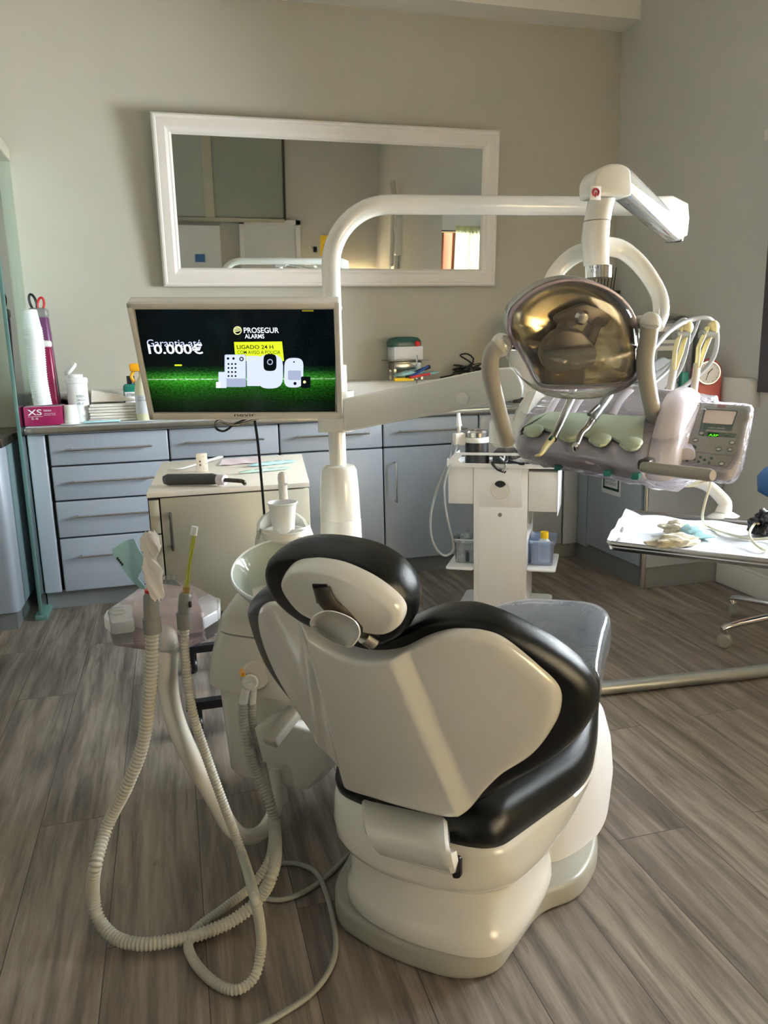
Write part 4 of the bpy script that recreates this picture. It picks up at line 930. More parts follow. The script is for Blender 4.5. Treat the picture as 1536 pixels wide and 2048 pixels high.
# suction connector with its ring, and the little warning triangle
cn_ = (CAM-PY(500, 1365, 1.58)).normalized(); cn_.z = .25; cn_.normalize(); cpt = PY(500, 1365, 1.575)
build('connector_boss', MB().lathe([(.034, -.05), (.034, -.012), (.029, -.004), (.001, -.004)], PY(512, 1352, 1.60), cn_, seg=28), 'white', parent=unit)
k = build('hose_connector', MB().lathe([(.018, -.022), (.018, .0), (.014, .003), (.011, .001), (.001, .001)], cpt, cn_, seg=28), 'white', parent=unit)
build('pointer', MB().prism([cpt+V((-.008, -.004, .0)), cpt+V((.005, -.004, .004)), cpt+V((.005, -.004, -.004))], (0, -.003, 0)), 'purewhite', parent=k)
mb = MB().tube([PY(492, 1378, 1.575), PY(486, 1408, 1.575)], .0095, 14); mb.tube([PY(506, 1378, 1.58), PY(504, 1408, 1.58)], .0085, 14)
build('hose_sleeve', mb, 'white2', parent=unit)
tp = PY(486, 1349, 1.575)
build('warning_triangle', MB().prism([tp+V((-.006, 0, -.005)), tp+V((.006, 0, -.005)), tp+V((0, 0, .006))], (0, .03, 0)), 'orange', parent=unit)
text('warning_mark', '!', tp+V((-.0009, -.0006, -.003)), (1, 0, 0), (0, 0, 1), .0018, .006, 'text_k', unit)

# ---- pole with lamp arm
PYY = 1.95
pole = thing('lamp_pole', 'white pole on a conical base, bending over into the long horizontal lamp arm', 'pole', (.44, PYY, .4))
pb = PY(684, 1100, PYY); pt = PY(676, 930, PYY); pc = V((pt.x, PYY, 0))
z1 = pt.z; z0 = .56
build('cone_cover', MB().lathe([(.056, z0-.02), (.054, z0+.09), (.0525, z0+.092), (.0535, z0+.096), (.050, z1-.05), (.046, z1-.012), (.040, z1-.002), (.024, z1+.002), (.001, z1+.002)], pc+V((.002, 0, 0)), seg=40), 'white', parent=pole)
build('base_fairing', MB().loft([rr(pc.x+.0, PYY-.03, .080, .13, .30, -35), rr(pc.x, PYY-.03, .080, .13, .50, -35), rr(pc.x, PYY-.02, .072, .11, z0, -35, 2.6), rr(pc.x, PYY, .058, .07, z0+.012, -35, 2.2)]), 'white', parent=pole, ang=50)
zt_ = PY(800, 412, PYY).z; zm = PY(668, 615, PYY).z
build('lower_tube', MB().tube([pc+V((0, 0, z1-.02)), pc+V((0, 0, zm))], .0225, 24), 'white', parent=pole)
Rb = .15; e1_ = PZ(1330, 413, zt_); ad_ = (e1_-(pc+V((0, 0, zt_)))); ad_.z = 0; L_ = ad_.length; ad_.normalize()
pts = [pc+V((0, 0, zm-.01)), pc+V((0, 0, zt_-Rb))]
for i in range(1, 13):
    a = PI/2*i/12; pts.append(pc+V((0, 0, zt_-Rb+Rb*math.sin(a)))+ad_*(Rb*(1-math.cos(a))))
pts.append(pc+V((0, 0, zt_))+ad_*L_)
build('curved_arm', MB().tube(pts, .0235, 24), 'white', parent=pole, ang=60)
build('tube_collar', MB().lathe([(.0245, 0), (.0245, .006)], pc+V((0, 0, zm-.005)), seg=28), 'white2', parent=pole)
text('tube_mark', 'A', PY(652, 600, PYY-.024), (1, 0, 0), (0, 0, 1), .006, .007, 'text_g', pole)
AE = pc+V((0, 0, zt_))+ad_*L_                    # far end of the arm
side = V((-ad_.y, ad_.x, 0))
# end housing, dropping to the joint of the spring arm
op = [PY(1305, 395, AE.y), PY(1335, 394, AE.y), PY(1366, 410, AE.y), PY(1368, 440, AE.y), PY(1364, 474, AE.y), PY(1345, 482, AE.y), PY(1322, 450, AE.y), PY(1290, 434, AE.y), PY(1285, 396, AE.y)]
mb = MB().prism([q+V((0, -.028, 0)) for q in op], (0, .056, 0), bev=.010, seg=3); build('end_housing', mb, 'white', parent=pole)
# ================================================================== MONITOR
def rect3(px, width):
    """a rectangle in space from its four corners in the picture and its real width"""
    r = [ray(*q) for q in px]
    A = Matrix(((-r[1].x, r[2].x, -r[3].x), (-r[1].y, r[2].y, -r[3].y), (-r[1].z, r[2].z, -r[3].z)))
    t = A.inverted() @ (-r[0]); P = [r[0], r[1]*t[0], r[2]*t[1], r[3]*t[2]]
    k = width/(P[1]-P[0]).length; return [CAM+q*k for q in P]
TV = rect3([(258, 605), (684, 604), (681, 836), (295, 838)], .455)
tx = (TV[1]-TV[0]+TV[2]-TV[3]).normalized(); tu = ((TV[0]-TV[3])+(TV[1]-TV[2])).normalized(); tu = (tu-tx*tu.dot(tx)).normalized(); tn = tx.cross(tu)
tc = sum(TV, V())/4; tw = ((TV[1]-TV[0]).length+(TV[2]-TV[3]).length)/2; th = ((TV[0]-TV[3]).length+(TV[1]-TV[2]).length)/2
if tn.dot(FW) > 0: tn = -tn
tv = thing('monitor', 'flat screen monitor with a pale cream frame showing an alarm advert, mounted on the pole', 'monitor', tc)
build('casing', MB().box(tc-tn*.018, (tw, th, .034), ax=(tx, tu, tn), bev=.005, seg=3), 'yelcream' if False else 'white', parent=tv)
b_ = .013
def fr_(x0, y0, x1, y1): return MB().box(tc+tx*((x0+x1)/2)+tu*((y0+y1)/2)+tn*.0025, (x1-x0, y1-y0, .007), ax=(tx, tu, tn), bev=.002)
sx0, sx1, sy0, sy1 = -tw/2+b_, tw/2-b_, -th/2+.018, th/2-b_
mb = MB(); mb.box(tc+tx*0+tu*(th/2-b_/2)+tn*.0025, (tw, b_, .008), ax=(tx, tu, tn), bev=.003); mb.box(tc-tu*(th/2-.009)+tn*.0025, (tw, .018, .008), ax=(tx, tu, tn), bev=.003)
for s_ in (-1, 1): mb.box(tc+tx*s_*(tw/2-b_/2)+tn*.0025, (b_, th, .008), ax=(tx, tu, tn), bev=.003)
build('bezel', mb, 'white', parent=tv)
def TP(px, py, l=.0): return PN(px, py, tc+tn*(.0008+l), tn)
def screen_mat():
    m = bpy.data.materials.new('screen_picture_grass'); m.use_nodes = True; nt = m.node_tree; nt.nodes.clear(); L = nt.links
    out = nt.nodes.new('ShaderNodeOutputMaterial'); em = nt.nodes.new('ShaderNodeEmission'); em.inputs[1].default_value = 1.0
    gs = nt.nodes.new('ShaderNodeBsdfGlossy'); gs.inputs['Roughness'].default_value = .12; ad = nt.nodes.new('ShaderNodeMixShader'); ad.inputs[0].default_value = .035
    uv = nt.nodes.new('ShaderNodeTexCoord'); sp = nt.nodes.new('ShaderNodeSeparateXYZ'); L.new(uv.outputs['UV'], sp.inputs[0])
    cr = nt.nodes.new('ShaderNodeValToRGB'); L.new(sp.outputs['Y'], cr.inputs['Fac']); e = cr.color_ramp.elements
    e[0].position = 0; e[0].color = rgb(8, 16, 10); e[1].position = 1; e[1].color = rgb(4, 12, 16)
    for p, c in ((.12, (14, 40, 12)), (.24, (26, 80, 18)), (.31, (46, 130, 30)), (.330, (60, 150, 40)), (.336, (190, 230, 190)), (.342, (70, 160, 50)), (.38, (40, 112, 34)), (.42, (18, 54, 22)), (.47, (4, 14, 14))):
        k = e.new(p); k.color = rgb(*c)
    cx = nt.nodes.new('ShaderNodeValToRGB'); L.new(sp.outputs['X'], cx.inputs['Fac']); e = cx.color_ramp.elements
    e[0].position = 0; e[0].color = (.5, .5, .5, 1); e[1].position = 1; e[1].color = (.5, .5, .5, 1); k = e.new(.2); k.color = (1.2, 1.2, 1.2, 1); k = e.new(.55); k.color = (.8, .8, .8, 1); k = e.new(.8); k.color = (1, 1, 1, 1)
    ns = nt.nodes.new('ShaderNodeTexNoise'); ns.inputs['Scale'].default_value = 70; ns.inputs['Detail'].default_value = 6; L.new(uv.outputs['UV'], ns.inputs['Vector'])
    nr = nt.nodes.new('ShaderNodeValToRGB'); nr.color_ramp.elements[0].position = .35; nr.color_ramp.elements[0].color = (.35, .35, .35, 1); nr.color_ramp.elements[1].position = .65; nr.color_ramp.elements[1].color = (1.3, 1.3, 1.3, 1); L.new(ns.outputs['Fac'], nr.inputs['Fac'])
    m1 = nt.nodes.new('ShaderNodeMix'); m1.data_type = 'RGBA'; m1.blend_type = 'MULTIPLY'; m1.inputs['Factor'].default_value = 1; L.new(cr.outputs[0], m1.inputs['A']); L.new(nr.outputs[0], m1.inputs['B'])
    m2 = nt.nodes.new('ShaderNodeMix'); m2.data_type = 'RGBA'; m2.blend_type = 'MULTIPLY'; m2.inputs['Factor'].default_value = 1; L.new(m1.outputs['Result'], m2.inputs['A']); L.new(cx.outputs[0], m2.inputs['B'])
    L.new(m2.outputs['Result'], em.inputs[0]); L.new(em.outputs[0], ad.inputs[1]); L.new(gs.outputs[0], ad.inputs[2]); L.new(ad.outputs[0], out.inputs[0]); return m
M['screen'] = screen_mat()
scp = [TP(302, 824), TP(670, 824), TP(671, 619), TP(270, 619)]
sc = flat('screen', scp, 'screen', tv)
uvl = sc.data.uv_layers.new(name='UVMap')
for lp in sc.data.loops:
    q = sc.data.vertices[lp.vertex_index].co; p0 = scp[0]-tc
    uvl.data[lp.index].uv = ((q-p0).dot(tx)/(scp[1]-scp[0]).length*1.0, (q-p0).dot(tu)/(scp[3]-scp[0]).dot(tu))
def poly_(name, pts, m, l=.0006, parent=None): return flat(name, [TP(a, b, l) for a, b in pts], m, parent or sc)
def tvtext(s, x0, y0, x1, y1, m, bold=0.0, l=.0014):
    p = TP(x0, y1, l); return text('screen_text', s, p, TP(x1, y1, l)-p, tu, (TP(x1, y1, l)-p).length, (TP(x0, y0, l)-p).dot(tu), m, sc, bold=bold, lift=.0002)
tvtext('Garantia até', 295, 679, 404, 693, 's_lav'); tvtext('10.000€', 298, 687, 407, 708, 's_white', .02)
tvtext('PROSEGUR', 488, 655, 558, 666, 's_white', .015); tvtext('ALARMS', 490, 668, 529, 677, 's_white', .015)
poly_('screen_yellow_panel', [(468, 684), (564, 683), (568, 722), (471, 722)], 's_yel')
tvtext('LIGADO 24 H', 474, 690, 547, 698, 's_black', .015); tvtext('COM AVISO A POLICIA', 475, 701, 561, 708, 's_black', .005)
def disc(x, y, r, m, l, n=20, ry=None): return poly_('screen_disc', [(x+r*math.cos(2*PI*i/n), y+(ry or r)*math.sin(2*PI*i/n)) for i in range(n)], m, l)
disc(475, 661, 8.5, 's_cream', .001); disc(475, 661, 6.6, 's_black', .0014)
for k in (-3, 0, 3): poly_('screen_logo_bar', [(469, 660+k), (481, 657+k), (481, 658.6+k), (469, 661.8+k)], 's_cream', .0018)
def rrect(x0, y0, x1, y1, r, m, l, sk=0):
    q = round_poly([V((x0+sk, y0, 0)), V((x1+sk, y0, 0)), V((x1, y1, 0)), V((x0, y1, 0))], r, 4); return poly_('screen_device', [(a.x, a.y) for a in q], m, l)
rrect(494, 712, 520, 772, 2, 's_lav', .0010, -1)
rrect(449, 709, 492, 774, 3, 's_grey', .0012); rrect(450, 710, 491, 757, 3, 's_lav', .0016)
for r in range(4):
    for c in range(3): disc(457+c*7, 728+r*8, 2, 's_black', .0020, 10)
disc(456, 717, 2.6, 's_black', .0020, 10); disc(467, 717, 2.6, 's_black', .0020, 10); disc(483, 718, 4.5, 's_black', .0020, 14); disc(483, 718, 2.4, 's_lav', .0024, 10)
rrect(437, 744, 453, 776, 1, 's_lav', .0024); rrect(432, 764, 441, 776, 1, 's_white', .0028)
rrect(514, 709, 566, 777, 22, 's_lav', .0024); rrect(527, 708, 553, 742, 10, 's_black', .0028); disc(540, 724, 6, 's_grey', .0032, 16); disc(540, 724, 4, 's_black', .0036, 14)
rrect(568, 716, 606, 775, 15, 's_lav', .0022, 1); rrect(576, 741, 602, 760, 3, 's_grey', .0026); disc(590, 767, 3.2, 's_black', .003, 12); disc(588, 724, 1.6, 's_black', .003, 10)
rrect(602, 753, 621, 776, 3, 's_black', .003); disc(609, 764, 3, 's_cream', .0034, 10)
rrect(349, 729, 364, 732, 1.4, 's_yel', .001); rrect(604, 620, 627, 623, .5, scr('screen_dim_gold', 120, 110, 30), .001)
p = PN(469, 833, tc+tn*.007, tn)
text('brand_lettering', 'nevir', p, tx, tu, .049, .0085, 'text_k', tv, lift=.0004)
tvb = tc-tn*.035
build('rear_mount', MB().tube([tvb, tvb-tn*.05+tx*.05, V((pc.x, PYY-.01, (tvb-tn*.05).z))], .018, 12), 'white', parent=tv)
# cables below the monitor
q = [PY(520, 836, 1.86), PY(470, 850, 1.85), PY(436, 842, 1.84), PY(432, 856, 1.84), PY(448, 862, 1.85), PY(470, 848, 1.86), PY(492, 838, 1.87)]
tag(build('monitor_cable', MB().tube(q, .0028, 6, smooth=5), 'blackp'), 'black cable loop hanging below the monitor', 'cable')
q = [PY(508, 832, 1.87), PY(515, 880, 1.88), PY(521, 940, 1.90), PY(528, 1020, 1.93), PY(536, 1120, 1.97), PY(548, 1230, 2.0)]
tag(build('power_cable', MB().tube(q, .0033, 6, smooth=5), 'blackp'), 'straight black cable dropping from the monitor past the beige trolley', 'cable')
# ================================================================== DELIVERY ARM AND HEAD
DE = V((.66, -.75, 0)).normalized(); DF = V((-DE.y, DE.x, 0))
DEt = (DE-V((0, 0, .125))).normalized()
dlv = thing('delivery_arm', 'thick white swinging arm clamped on the pole, reaching to the instrument table', 'arm', (.5, 1.9, .93))
def armp(px, py): # plane through the pole, swinging to the camera on the right
    n = V((.36, .62, 0)).normalized(); return PN(px, py, (pc.x, PYY-.045, 0), V((n.x, n.y, 0)))
op = round_poly([armp(688, 797), armp(972, 738), armp(1030, 734), armp(1046, 772), armp(1044, 797), armp(980, 808), armp(700, 862), armp(688, 862)], [.008, .02, .03, .02, .01, .02, .02, .01], 5)
an = V((.36, .62, 0)).normalized()
build('beam', MB().prism([q-an*.005 for q in op], an*.075, bev=.012, seg=3), 'white', parent=dlv)
c_ = armp(926, 797)-an*.0055
build('screw_cover', MB().lathe([(.0145, 0), (.0145, .0012), (.0135, .0016), (.001, .0016)], c_, -an, seg=30), 'white2', parent=dlv)
build('pole_clamp', MB().loft([rr(pc.x, PYY, .045, .045, armp(660, 865).z, -30, 3), rr(pc.x, PYY, .045, .045, armp(660, 800).z+.02, -30, 3)]), 'white', parent=dlv, ang=50)
build('pole_ring', MB().lathe([(.031, 0), (.031, .085)], V((pc.x, PYY, PY(688, 797, PYY).z)), seg=28), 'white', parent=dlv)
kj = armp(1010, 850)+an*.03
build('knuckle', MB().lathe([(.034, .0), (.042, .01), (.042, .06), (.03, .075)], V((kj.x, kj.y, armp(1000, 895).z)), seg=28), 'white', parent=dlv)
Q0 = PY(1035, 915, 1.46)
def DPx(px, py): p = PN(px, py, Q0, DE); d = p-Q0; return (d.dot(DF), d.z)
def DP(u, f, z): return Q0+DEt*u+DF*f+V((0, 0, z))
def dq(px, py, zz, f0=None):
    p = PZ(px, py, Q0.z+zz)-Q0; return p.dot(DE), p.dot(DF)
pw = (PN(1287, 960, Q0, DF)-Q0).dot(DEt)
tbl = thing('instrument_table', 'pink-white dental instrument table under crinkled clear film, held over the chair', 'instrument table', Q0+DE*.15)
pf = [DPx(1035, 915), DPx(1027, 893), DPx(1032, 862), DPx(1048, 838), DPx(1112, 768), DPx(1132, 757)]
topz = pf[-1][1]; topf = pf[-1][0]
prof = pf + [(topf+.05, topz), (topf+.09, topz-.03), (topf+.09, .01), (topf+.03, -.002), (.03, -.004)]
W1 = pw
mb = MB(); P_ = round_poly([V((f, z, 0)) for f, z in prof], [.004, .01, .02, .01, .03, .03, .03, .03, .02, .02, .01], 4)
mb.loft([[DP(u, .09+(q.x-.09)*k, .06+(q.y-.06)*k) for q in P_] for u, k in ((0, .93), (.004, .975), (.012, 1), (W1-.012, 1), (W1-.004, .975), (W1, .93))])
build('table_body', mb, 'pinkwhite', parent=tbl, ang=40)
# right block: arched housing
mb = MB(); P2 = round_poly([V((f, z, 0)) for f, z in [(.01, .0), (.012, .045), (.05, .10), (.13, topz+.015), (topf+.02, topz+.02), (topf+.10, topz-.03), (topf+.10, .0)]], [.01, .02, .05, .05, .05, .05, .02], 5)
mb.loft([[DP(u, .1+(q.x-.1)*k, .05+(q.y-.05)*k) for q in P2] for u, k in ((W1+.002, .95), (W1+.008, .985), (W1+.022, .98), (W1+.036, .93), (W1+.046, .84), (W1+.052, .7))])
build('side_housing', mb, 'pinkwhite', parent=tbl, ang=50)
mb = MB(); mb.loft([[DP(u, .10+(q.x-.10)*k, .05+(q.y-.05)*k) for q in P2] for u, k in ((-.045, .45), (-.03, .70), (-.01, .86), (-.001, .9))])
build('left_joint_cover', mb, 'white', parent=tbl, ang=50)
# slope plane of the tray
f1, z1_ = pf[3]; f0_, z0_ = pf[2]; f2, z2 = pf[4]
sd_ = (DF*(f2-f1)+V((0, 0, z2-z1_))).normalized(); sn = DEt.cross(sd_).normalized()
if sn.z < 0: sn = -sn
SO = DP(0, f1, z1_)
def SL(px, py, l=.001): return PN(px, py, SO+sn*l, sn)
mat_pts = [(1062, 846), (1090, 832), (1288, 842), (1284, 880)]
edge = []
for cx_, cy_, r in ((1262, 893, 22), (1200, 884, 22), (1140, 876, 20), (1066, 866, 20)):
    for k in range(7):
        a = PI*k/6; edge.append((cx_+r*math.cos(a), cy_-6+r*.75*math.sin(a)))
op = [SL(*q_, .001) for q_ in [(1042, 866), (1064, 838), (1100, 828), (1290, 838)] + edge]
build('instrument_mat', MB().prism(op, sn*.006, bev=.002), 'silicone', parent=tbl)
for cx_, cy_ in ((1066, 862), (1140, 872), (1200, 880), (1262, 888)):
    build('mat_cup', MB().ball(SL(cx_, cy_-2, .004), .022, (1, 1, .38), (DE, sd_, sn)), 'silicone', parent=tbl)
# grooves for the hoses
for x0, x1 in ((1095, 1125), (1140, 1175), (1225, 1255)):
    mb = MB().tube([SL(x0, 830, .002), SL((x0+x1)/2+2, 800, .003), SL(x1+6, 780, .002)], .008, 10, smooth=4, flat=(sn, .35)); build('hose_groove', mb, 'pinkwhite', parent=tbl)
# clear wrapping over the whole table: a slightly larger skin with a loose hem
mb = MB(); ns_ = 26; rings = []
for i in range(ns_+1):
    u = -.02+(W1+.085)*i/ns_; r = []
    for q in P_:
        k = 1.03; w_ = .006*noise.noise(V((i*.7, q.x*22, q.y*22)))
        zz = .06+(q.y-.06)*k+w_*.6
        if q.y < .012: zz -= .006+.005*noise.noise(V((i*.6, q.x*14, 0)))
        r.append(DP(u, .09+(q.x-.09)*k+w_, zz))
    rings.append(r)
mb.loft(rings, False, False); build('film_wrap', mb, 'wrap', parent=tbl, ang=30)
for px_, py_ in ((1107, 938), (1207, 950), (1263, 957)):
    build('film_tie', MB().box(PZ(px_, py_, Q0.z-.015)+DF*.03, (.014, .02, .012), ax=(DE, DF, V((0, 0, 1))), bev=.002), 'teal', parent=tbl)
# whip holders standing behind the table
whip = []
for (bx, by, mx_, my_, tx_, ty_) in ((1336, 800, 1347, 740, 1372, 655), (1385, 800, 1394, 735, 1424, 655)):
    b0 = PY(bx, by, 1.56); m0 = PY(mx_, my_, 1.57); t0_ = PY(tx_, ty_, 1.58); whip.append(t0_)
    w_ = build('hose_holder', MB().tube([b0, m0, m0+V((0, 0, .01))], .010, 10, flat=(V((0, 1, 0)), .5)), 'handle', parent=tbl)
    mb = MB()
    mb.tube([m0, PY(mx_+3, my_-40, 1.565), t0_+V((-.012, 0, .0))], .0045, 8, flat=(V((0, 1, 0)), 1.4)); mb.tube([m0+V((.004, 0, 0)), PY(mx_+16, my_-38, 1.575), t0_+V((.006, 0, .004))], .005, 8, flat=(V((0, 1, 0)), 1.4))
    mb.ball(t0_+V((.004, 0, .0)), .014, (1, .9, 1.2)); build('fork', mb, 'yelcream', parent=w_)
    build('roller', MB().lathe([(.011, -.017), (.011, .017)], t0_+V((-.012, 0, -.016)), (1, 0, 0)), 'grey', parent=w_)
# ---- instruments: each with its own hose
def hose(name, pts, r, m, label, cat='hose', rib=0, sm=7, grp=None, par=None, seg=10):
    o = build(name, MB().tube(cr_open(pts, sm), r, seg, rib=rib), m, parent=par, ang=60)
    if par is None: tag(o, label, cat, grp)
    return o
I1 = thing('water_syringe', 'pale air and water syringe with a chrome handle, leftmost on the instrument table', 'syringe', SL(1105, 870, .02))
build('handle', MB().tube([SL(1142, 800, .030), SL(1125, 838, .026), SL(1106, 878, .020)], lambda t: .0085-.001*t, 14), 'steel', parent=I1)
build('button', MB().box(SL(1102, 876, .026), (.006, .016, .006), ax=(DE, sd_, sn), bev=.002), 'dgreen', parent=I1)
build('tip', MB().tube([SL(1108, 872, .020), SL(1092, 893, .018), SL(1082, 908, .016), SL(1070, 912, .012)], lambda t: .0075-.0055*t, 12, smooth=4), 'yelcream', parent=I1)
hose('hose', [SL(1142, 800, .030), SL(1152, 776, .034), PY(1180, 758, 1.60), PY(1240, 752, 1.66), PY(1300, 700, 1.64), PY(1345, 655, 1.60), whip[0]+V((-.004, 0, .018)), PY(1378, 665, 1.62), PY(1360, 740, 1.66), PY(1300, 815, 1.66)], .0045, 'grey' if False else 'hosegrey', '', par=I1)
I2 = thing('handpiece', 'chrome dental handpiece with an angled head on a grey hose, lying on the green mat', 'handpiece', SL(1180, 850, .02))
build('grip', MB().tube([SL(1218, 792, .034), SL(1195, 825, .030), SL(1184, 842, .026)], lambda t: .0095-.001*t, 14), 'steelgrey', parent=I2)
build('neck', MB().tube([SL(1185, 840, .026), SL(1172, 858, .024), SL(1162, 868, .023), SL(1153, 890, .018)], lambda t: .0085-.003*t, 14, smooth=4), 'steel', parent=I2)
build('head', MB().lathe([(.0062, -.006), (.0066, -.004), (.0066, .005), (.005, .007)], SL(1151, 893, .016), (sn-sd_*.4)), 'chrome', parent=I2)
build('valve', MB().tube([SL(1196, 812, .046), SL(1178, 829, .044)], .0045, 10), 'steel', parent=I2)
hose('hose', [SL(1218, 792, .034), PY(1255, 755, 1.44), PY(1300, 705, 1.48), PY(1340, 662, 1.54), PY(1378, 641, 1.58), whip[1]+V((-.01, 0, .020)), PY(1434, 668, 1.60), PY(1424, 720, 1.62), PY(1375, 768, 1.62), PY(1320, 800, 1.60), PY(1282, 830, 1.56), PY(1262, 870, 1.52)], .0055, 'hosegrey', '', par=I2)
hose('spare_hose', [PY(1135, 840, 1.50), PY(1180, 806, 1.56), PY(1215, 778, 1.60), PY(1270, 752, 1.66), PY(1320, 742, 1.68), PY(1375, 690, 1.66), PY(1398, 640, 1.64)], .004, 'hosegrey', 'thin grey hose looping behind the lamp to the second holder')
hose('spare_hose', [PY(1225, 840, 1.52), PY(1250, 808, 1.56), PY(1290, 780, 1.60), PY(1340, 735, 1.64), PY(1362, 680, 1.64), PY(1368, 664, 1.62)], .0045, 'hosegrey', 'grey hose rising from the right half of the green mat to the first holder')
# right grip handle
build('grip', MB().tube([PY(1284, 934, 1.24), PY(1300, 936, 1.225), PY(1418, 950, 1.12), PY(1426, 951, 1.112)], lambda t: .0115 if .03 < t < .97 else .009, 16), 'handle', parent=tbl)
build('handle_mount', MB().box(PY(1296, 926, 1.27), (.026, .07, .022), ax=(DE, DF, V((0, 0, 1))), bev=.008), 'darkmetal', parent=tbl)
# control panel with the x-ray viewer
xp = [PY(1403, 806, 1.38), PY(1503, 812, 1.31), PY(1474, 920, 1.22)]
xn = (xp[1]-xp[0]).cross(xp[2]-xp[0]).normalized()
if xn.dot(FW) > 0: xn = -xn
def XP(px, py, l=0): return PN(px, py, xp[0]+xn*l, xn)
cp = thing('control_panel', 'slanted control panel with an x-ray viewer and green display, right of the instrument table', 'control panel', XP(1430, 870))
op = round_poly([XP(1398, 803), XP(1506, 810), XP(1480, 922), XP(1462, 946), XP(1345, 926), XP(1352, 905)], [.008, .012, .02, .02, .01, .01], 5)
build('housing', MB().prism([q-xn*.028 for q in op], xn*.028, bev=.006, seg=3), 'pinkwhite', parent=cp)
def xpoly(name, pts, m, l, r=.003, th=.0008, par=None): return build(name, MB().prism(round_poly([XP(*q, l) for q in pts], r, 4), xn*th), m, parent=par or cp)
foil = xpoly('control_foil', [(1403, 807), (1500, 813), (1472, 912), (1366, 902)], 'panelgrey', .0006)
xpoly('lower_foil', [(1363, 905), (1470, 913), (1455, 934), (1355, 923)], 'panelgrey', .0008)
xpoly('viewer_surround', [(1408, 818), (1476, 822), (1463, 862), (1412, 858), (1409, 873), (1397, 870)], 'gaugegreen', .0014)
xpoly('viewer_screen', [(1411, 820), (1473, 824), (1464, 850), (1405, 846)], mat('pale_pink_viewer', rgb(226, 208, 198), .3), .0024)
xpoly('logo_plate', [(1436, 809), (1452, 810), (1451, 815), (1434, 814)], mat('pale_red_logo', rgb(205, 130, 120), .4), .0014, .001)
p = XP(1416, 857, .0030); text('viewer_lettering', 'X-RAY VIEWER', p, XP(1450, 859, .003)-p, XP(1418, 852, .003)-p, (XP(1450, 859, .003)-p).length, .0042, 'text_w', cp)
xpoly('display_bar', [(1411, 863), (1474, 868), (1473, 876), (1410, 872)], 'gaugegreen', .0014, .004)
xpoly('display', [(1416, 865), (1438, 867), (1437, 874), (1415, 872)], 's_dkgreen', .0024, .0006)
p = XP(1417, 872, .0036); text('display_digits', 'A3P', p, XP(1436, 873.6, .0036)-p, XP(1418.5, 866, .0036)-p, (XP(1436, 873, .0036)-p).length, .0062, 's_green', cp, bold=.01)
def btn(x, y, r=.0048, m='panelgrey', m2='gaugegreen'):
    k = build('button', MB().lathe([(r, 0), (r, .0016), (r*.8, .0018), (r*.8, .0014), (.0001, .0014)], XP(x, y, .0012), xn, seg=18), m2, parent=cp)
    build('button_centre', MB().lathe([(r*.75, 0), (r*.7, .0012), (.0001, .0012)], XP(x, y, .0024), xn, seg=18), m, parent=k)
for x, y, m in ((1391, 881, 'panelgrey'), (1387, 895, 'gaugegreen'), (1464, 886, 'panelgrey'), (1437, 899, 'panelgrey'), (1460, 900, 'panelgrey'), (1403, 867, 'panelgrey')): btn(x, y, .0055, m)
btn(1453, 870, .0042, 'gaugegreen', 'grey'); btn(1468, 872, .0042, 'gaugegreen', 'grey')
for x, y in ((1380, 913), (1401, 915), (1423, 917), (1388, 919), (1409, 920), (1374, 922), (1397, 924), (1418, 926)): btn(x, y, .0030, 'gaugegreen', 'grey')
btn(1443, 928, .0055)
mb = MB(); rings = []
wpl = [XP(*q) for q in [(1396, 800), (1510, 808), (1486, 924), (1466, 950), (1340, 930), (1348, 905)]]
mb.prism([q-xn*.031 for q in round_poly(wpl, .02, 5)], xn*.034, bev=.006); build('film_wrap', mb, 'wrap', parent=cp)
build('panel_bracket', MB().tube([XP(1375, 890, -.035), DP(W1+.06, .08, .05)], .016, 12), 'pinkwhite', parent=cp)
# thin cream tube hanging under the table to the tray
# ================================================================== TRAY
TZ = .655
tr = thing('side_tray', 'stainless instrument tray lined with white paper, held out at the right edge', 'tray', PZ(1400, 1080, TZ))
a = PZ(1216, 1090, TZ); b = PZ(1256, 1026, TZ); ex = DE*.50; ey = b-a
ey = DF*ey.dot(DF)*1.0+DE*ey.dot(DE)
ta, tb, tcn, td = a, a+ey, a+ey+ex, a+ex
build('tray_plate', MB().prism(round_poly([ta, td, tcn, tb], .015, 5), V((0, 0, -.012)), bev=.004), 'steel', parent=tr)
rim = MB(); zc = V((0, 0, .004)); rim.tube([q+zc for q in round_poly([ta, td, tcn, tb], .02, 5)]+[ta+zc+(td-ta).normalized()*.02], .006, 8); build('rolled_rim', rim, 'steel', parent=tr)
def TR(x, y, z=0): return ta+ex*x+ey*y+V((0, 0, z))
mb = MB(); n1, n2 = 26, 14; vs = []; fs = []
for i in range(n1+1):
    for j in range(n2+1):
        x = -.005+.99*i/n1; y = .0+.93*j/n2; z = .004+.003*math.sin(i*.9+j*.5)*math.sin(j*.8)
        if j == 0: z = .010
        if i <= 1: z = .012-.006*i+.006*math.sin(j*.6)**2
        vs.append(TR(x, y, z))
for i in range(n1):
    for j in range(n2): fs.append([i*(n2+1)+j, (i+1)*(n2+1)+j, (i+1)*(n2+1)+j+1, i*(n2+1)+j+1])
mb.add(vs, fs); pl_ = build('paper_liner', mb, 'paper', ang=60); tag(pl_, 'white paper sheet lining the side tray', 'paper')
ta_ = tr
fy = TR(.42, 1.02, 0)
fp = PZ(1445, 1036, TZ+.004); ny = fp.y
build('foot', MB().lathe([(.042, .0), (.045, .004), (.030, .012), (.02, .016)], fp, seg=28, ell=.6), 'white', parent=ta_)
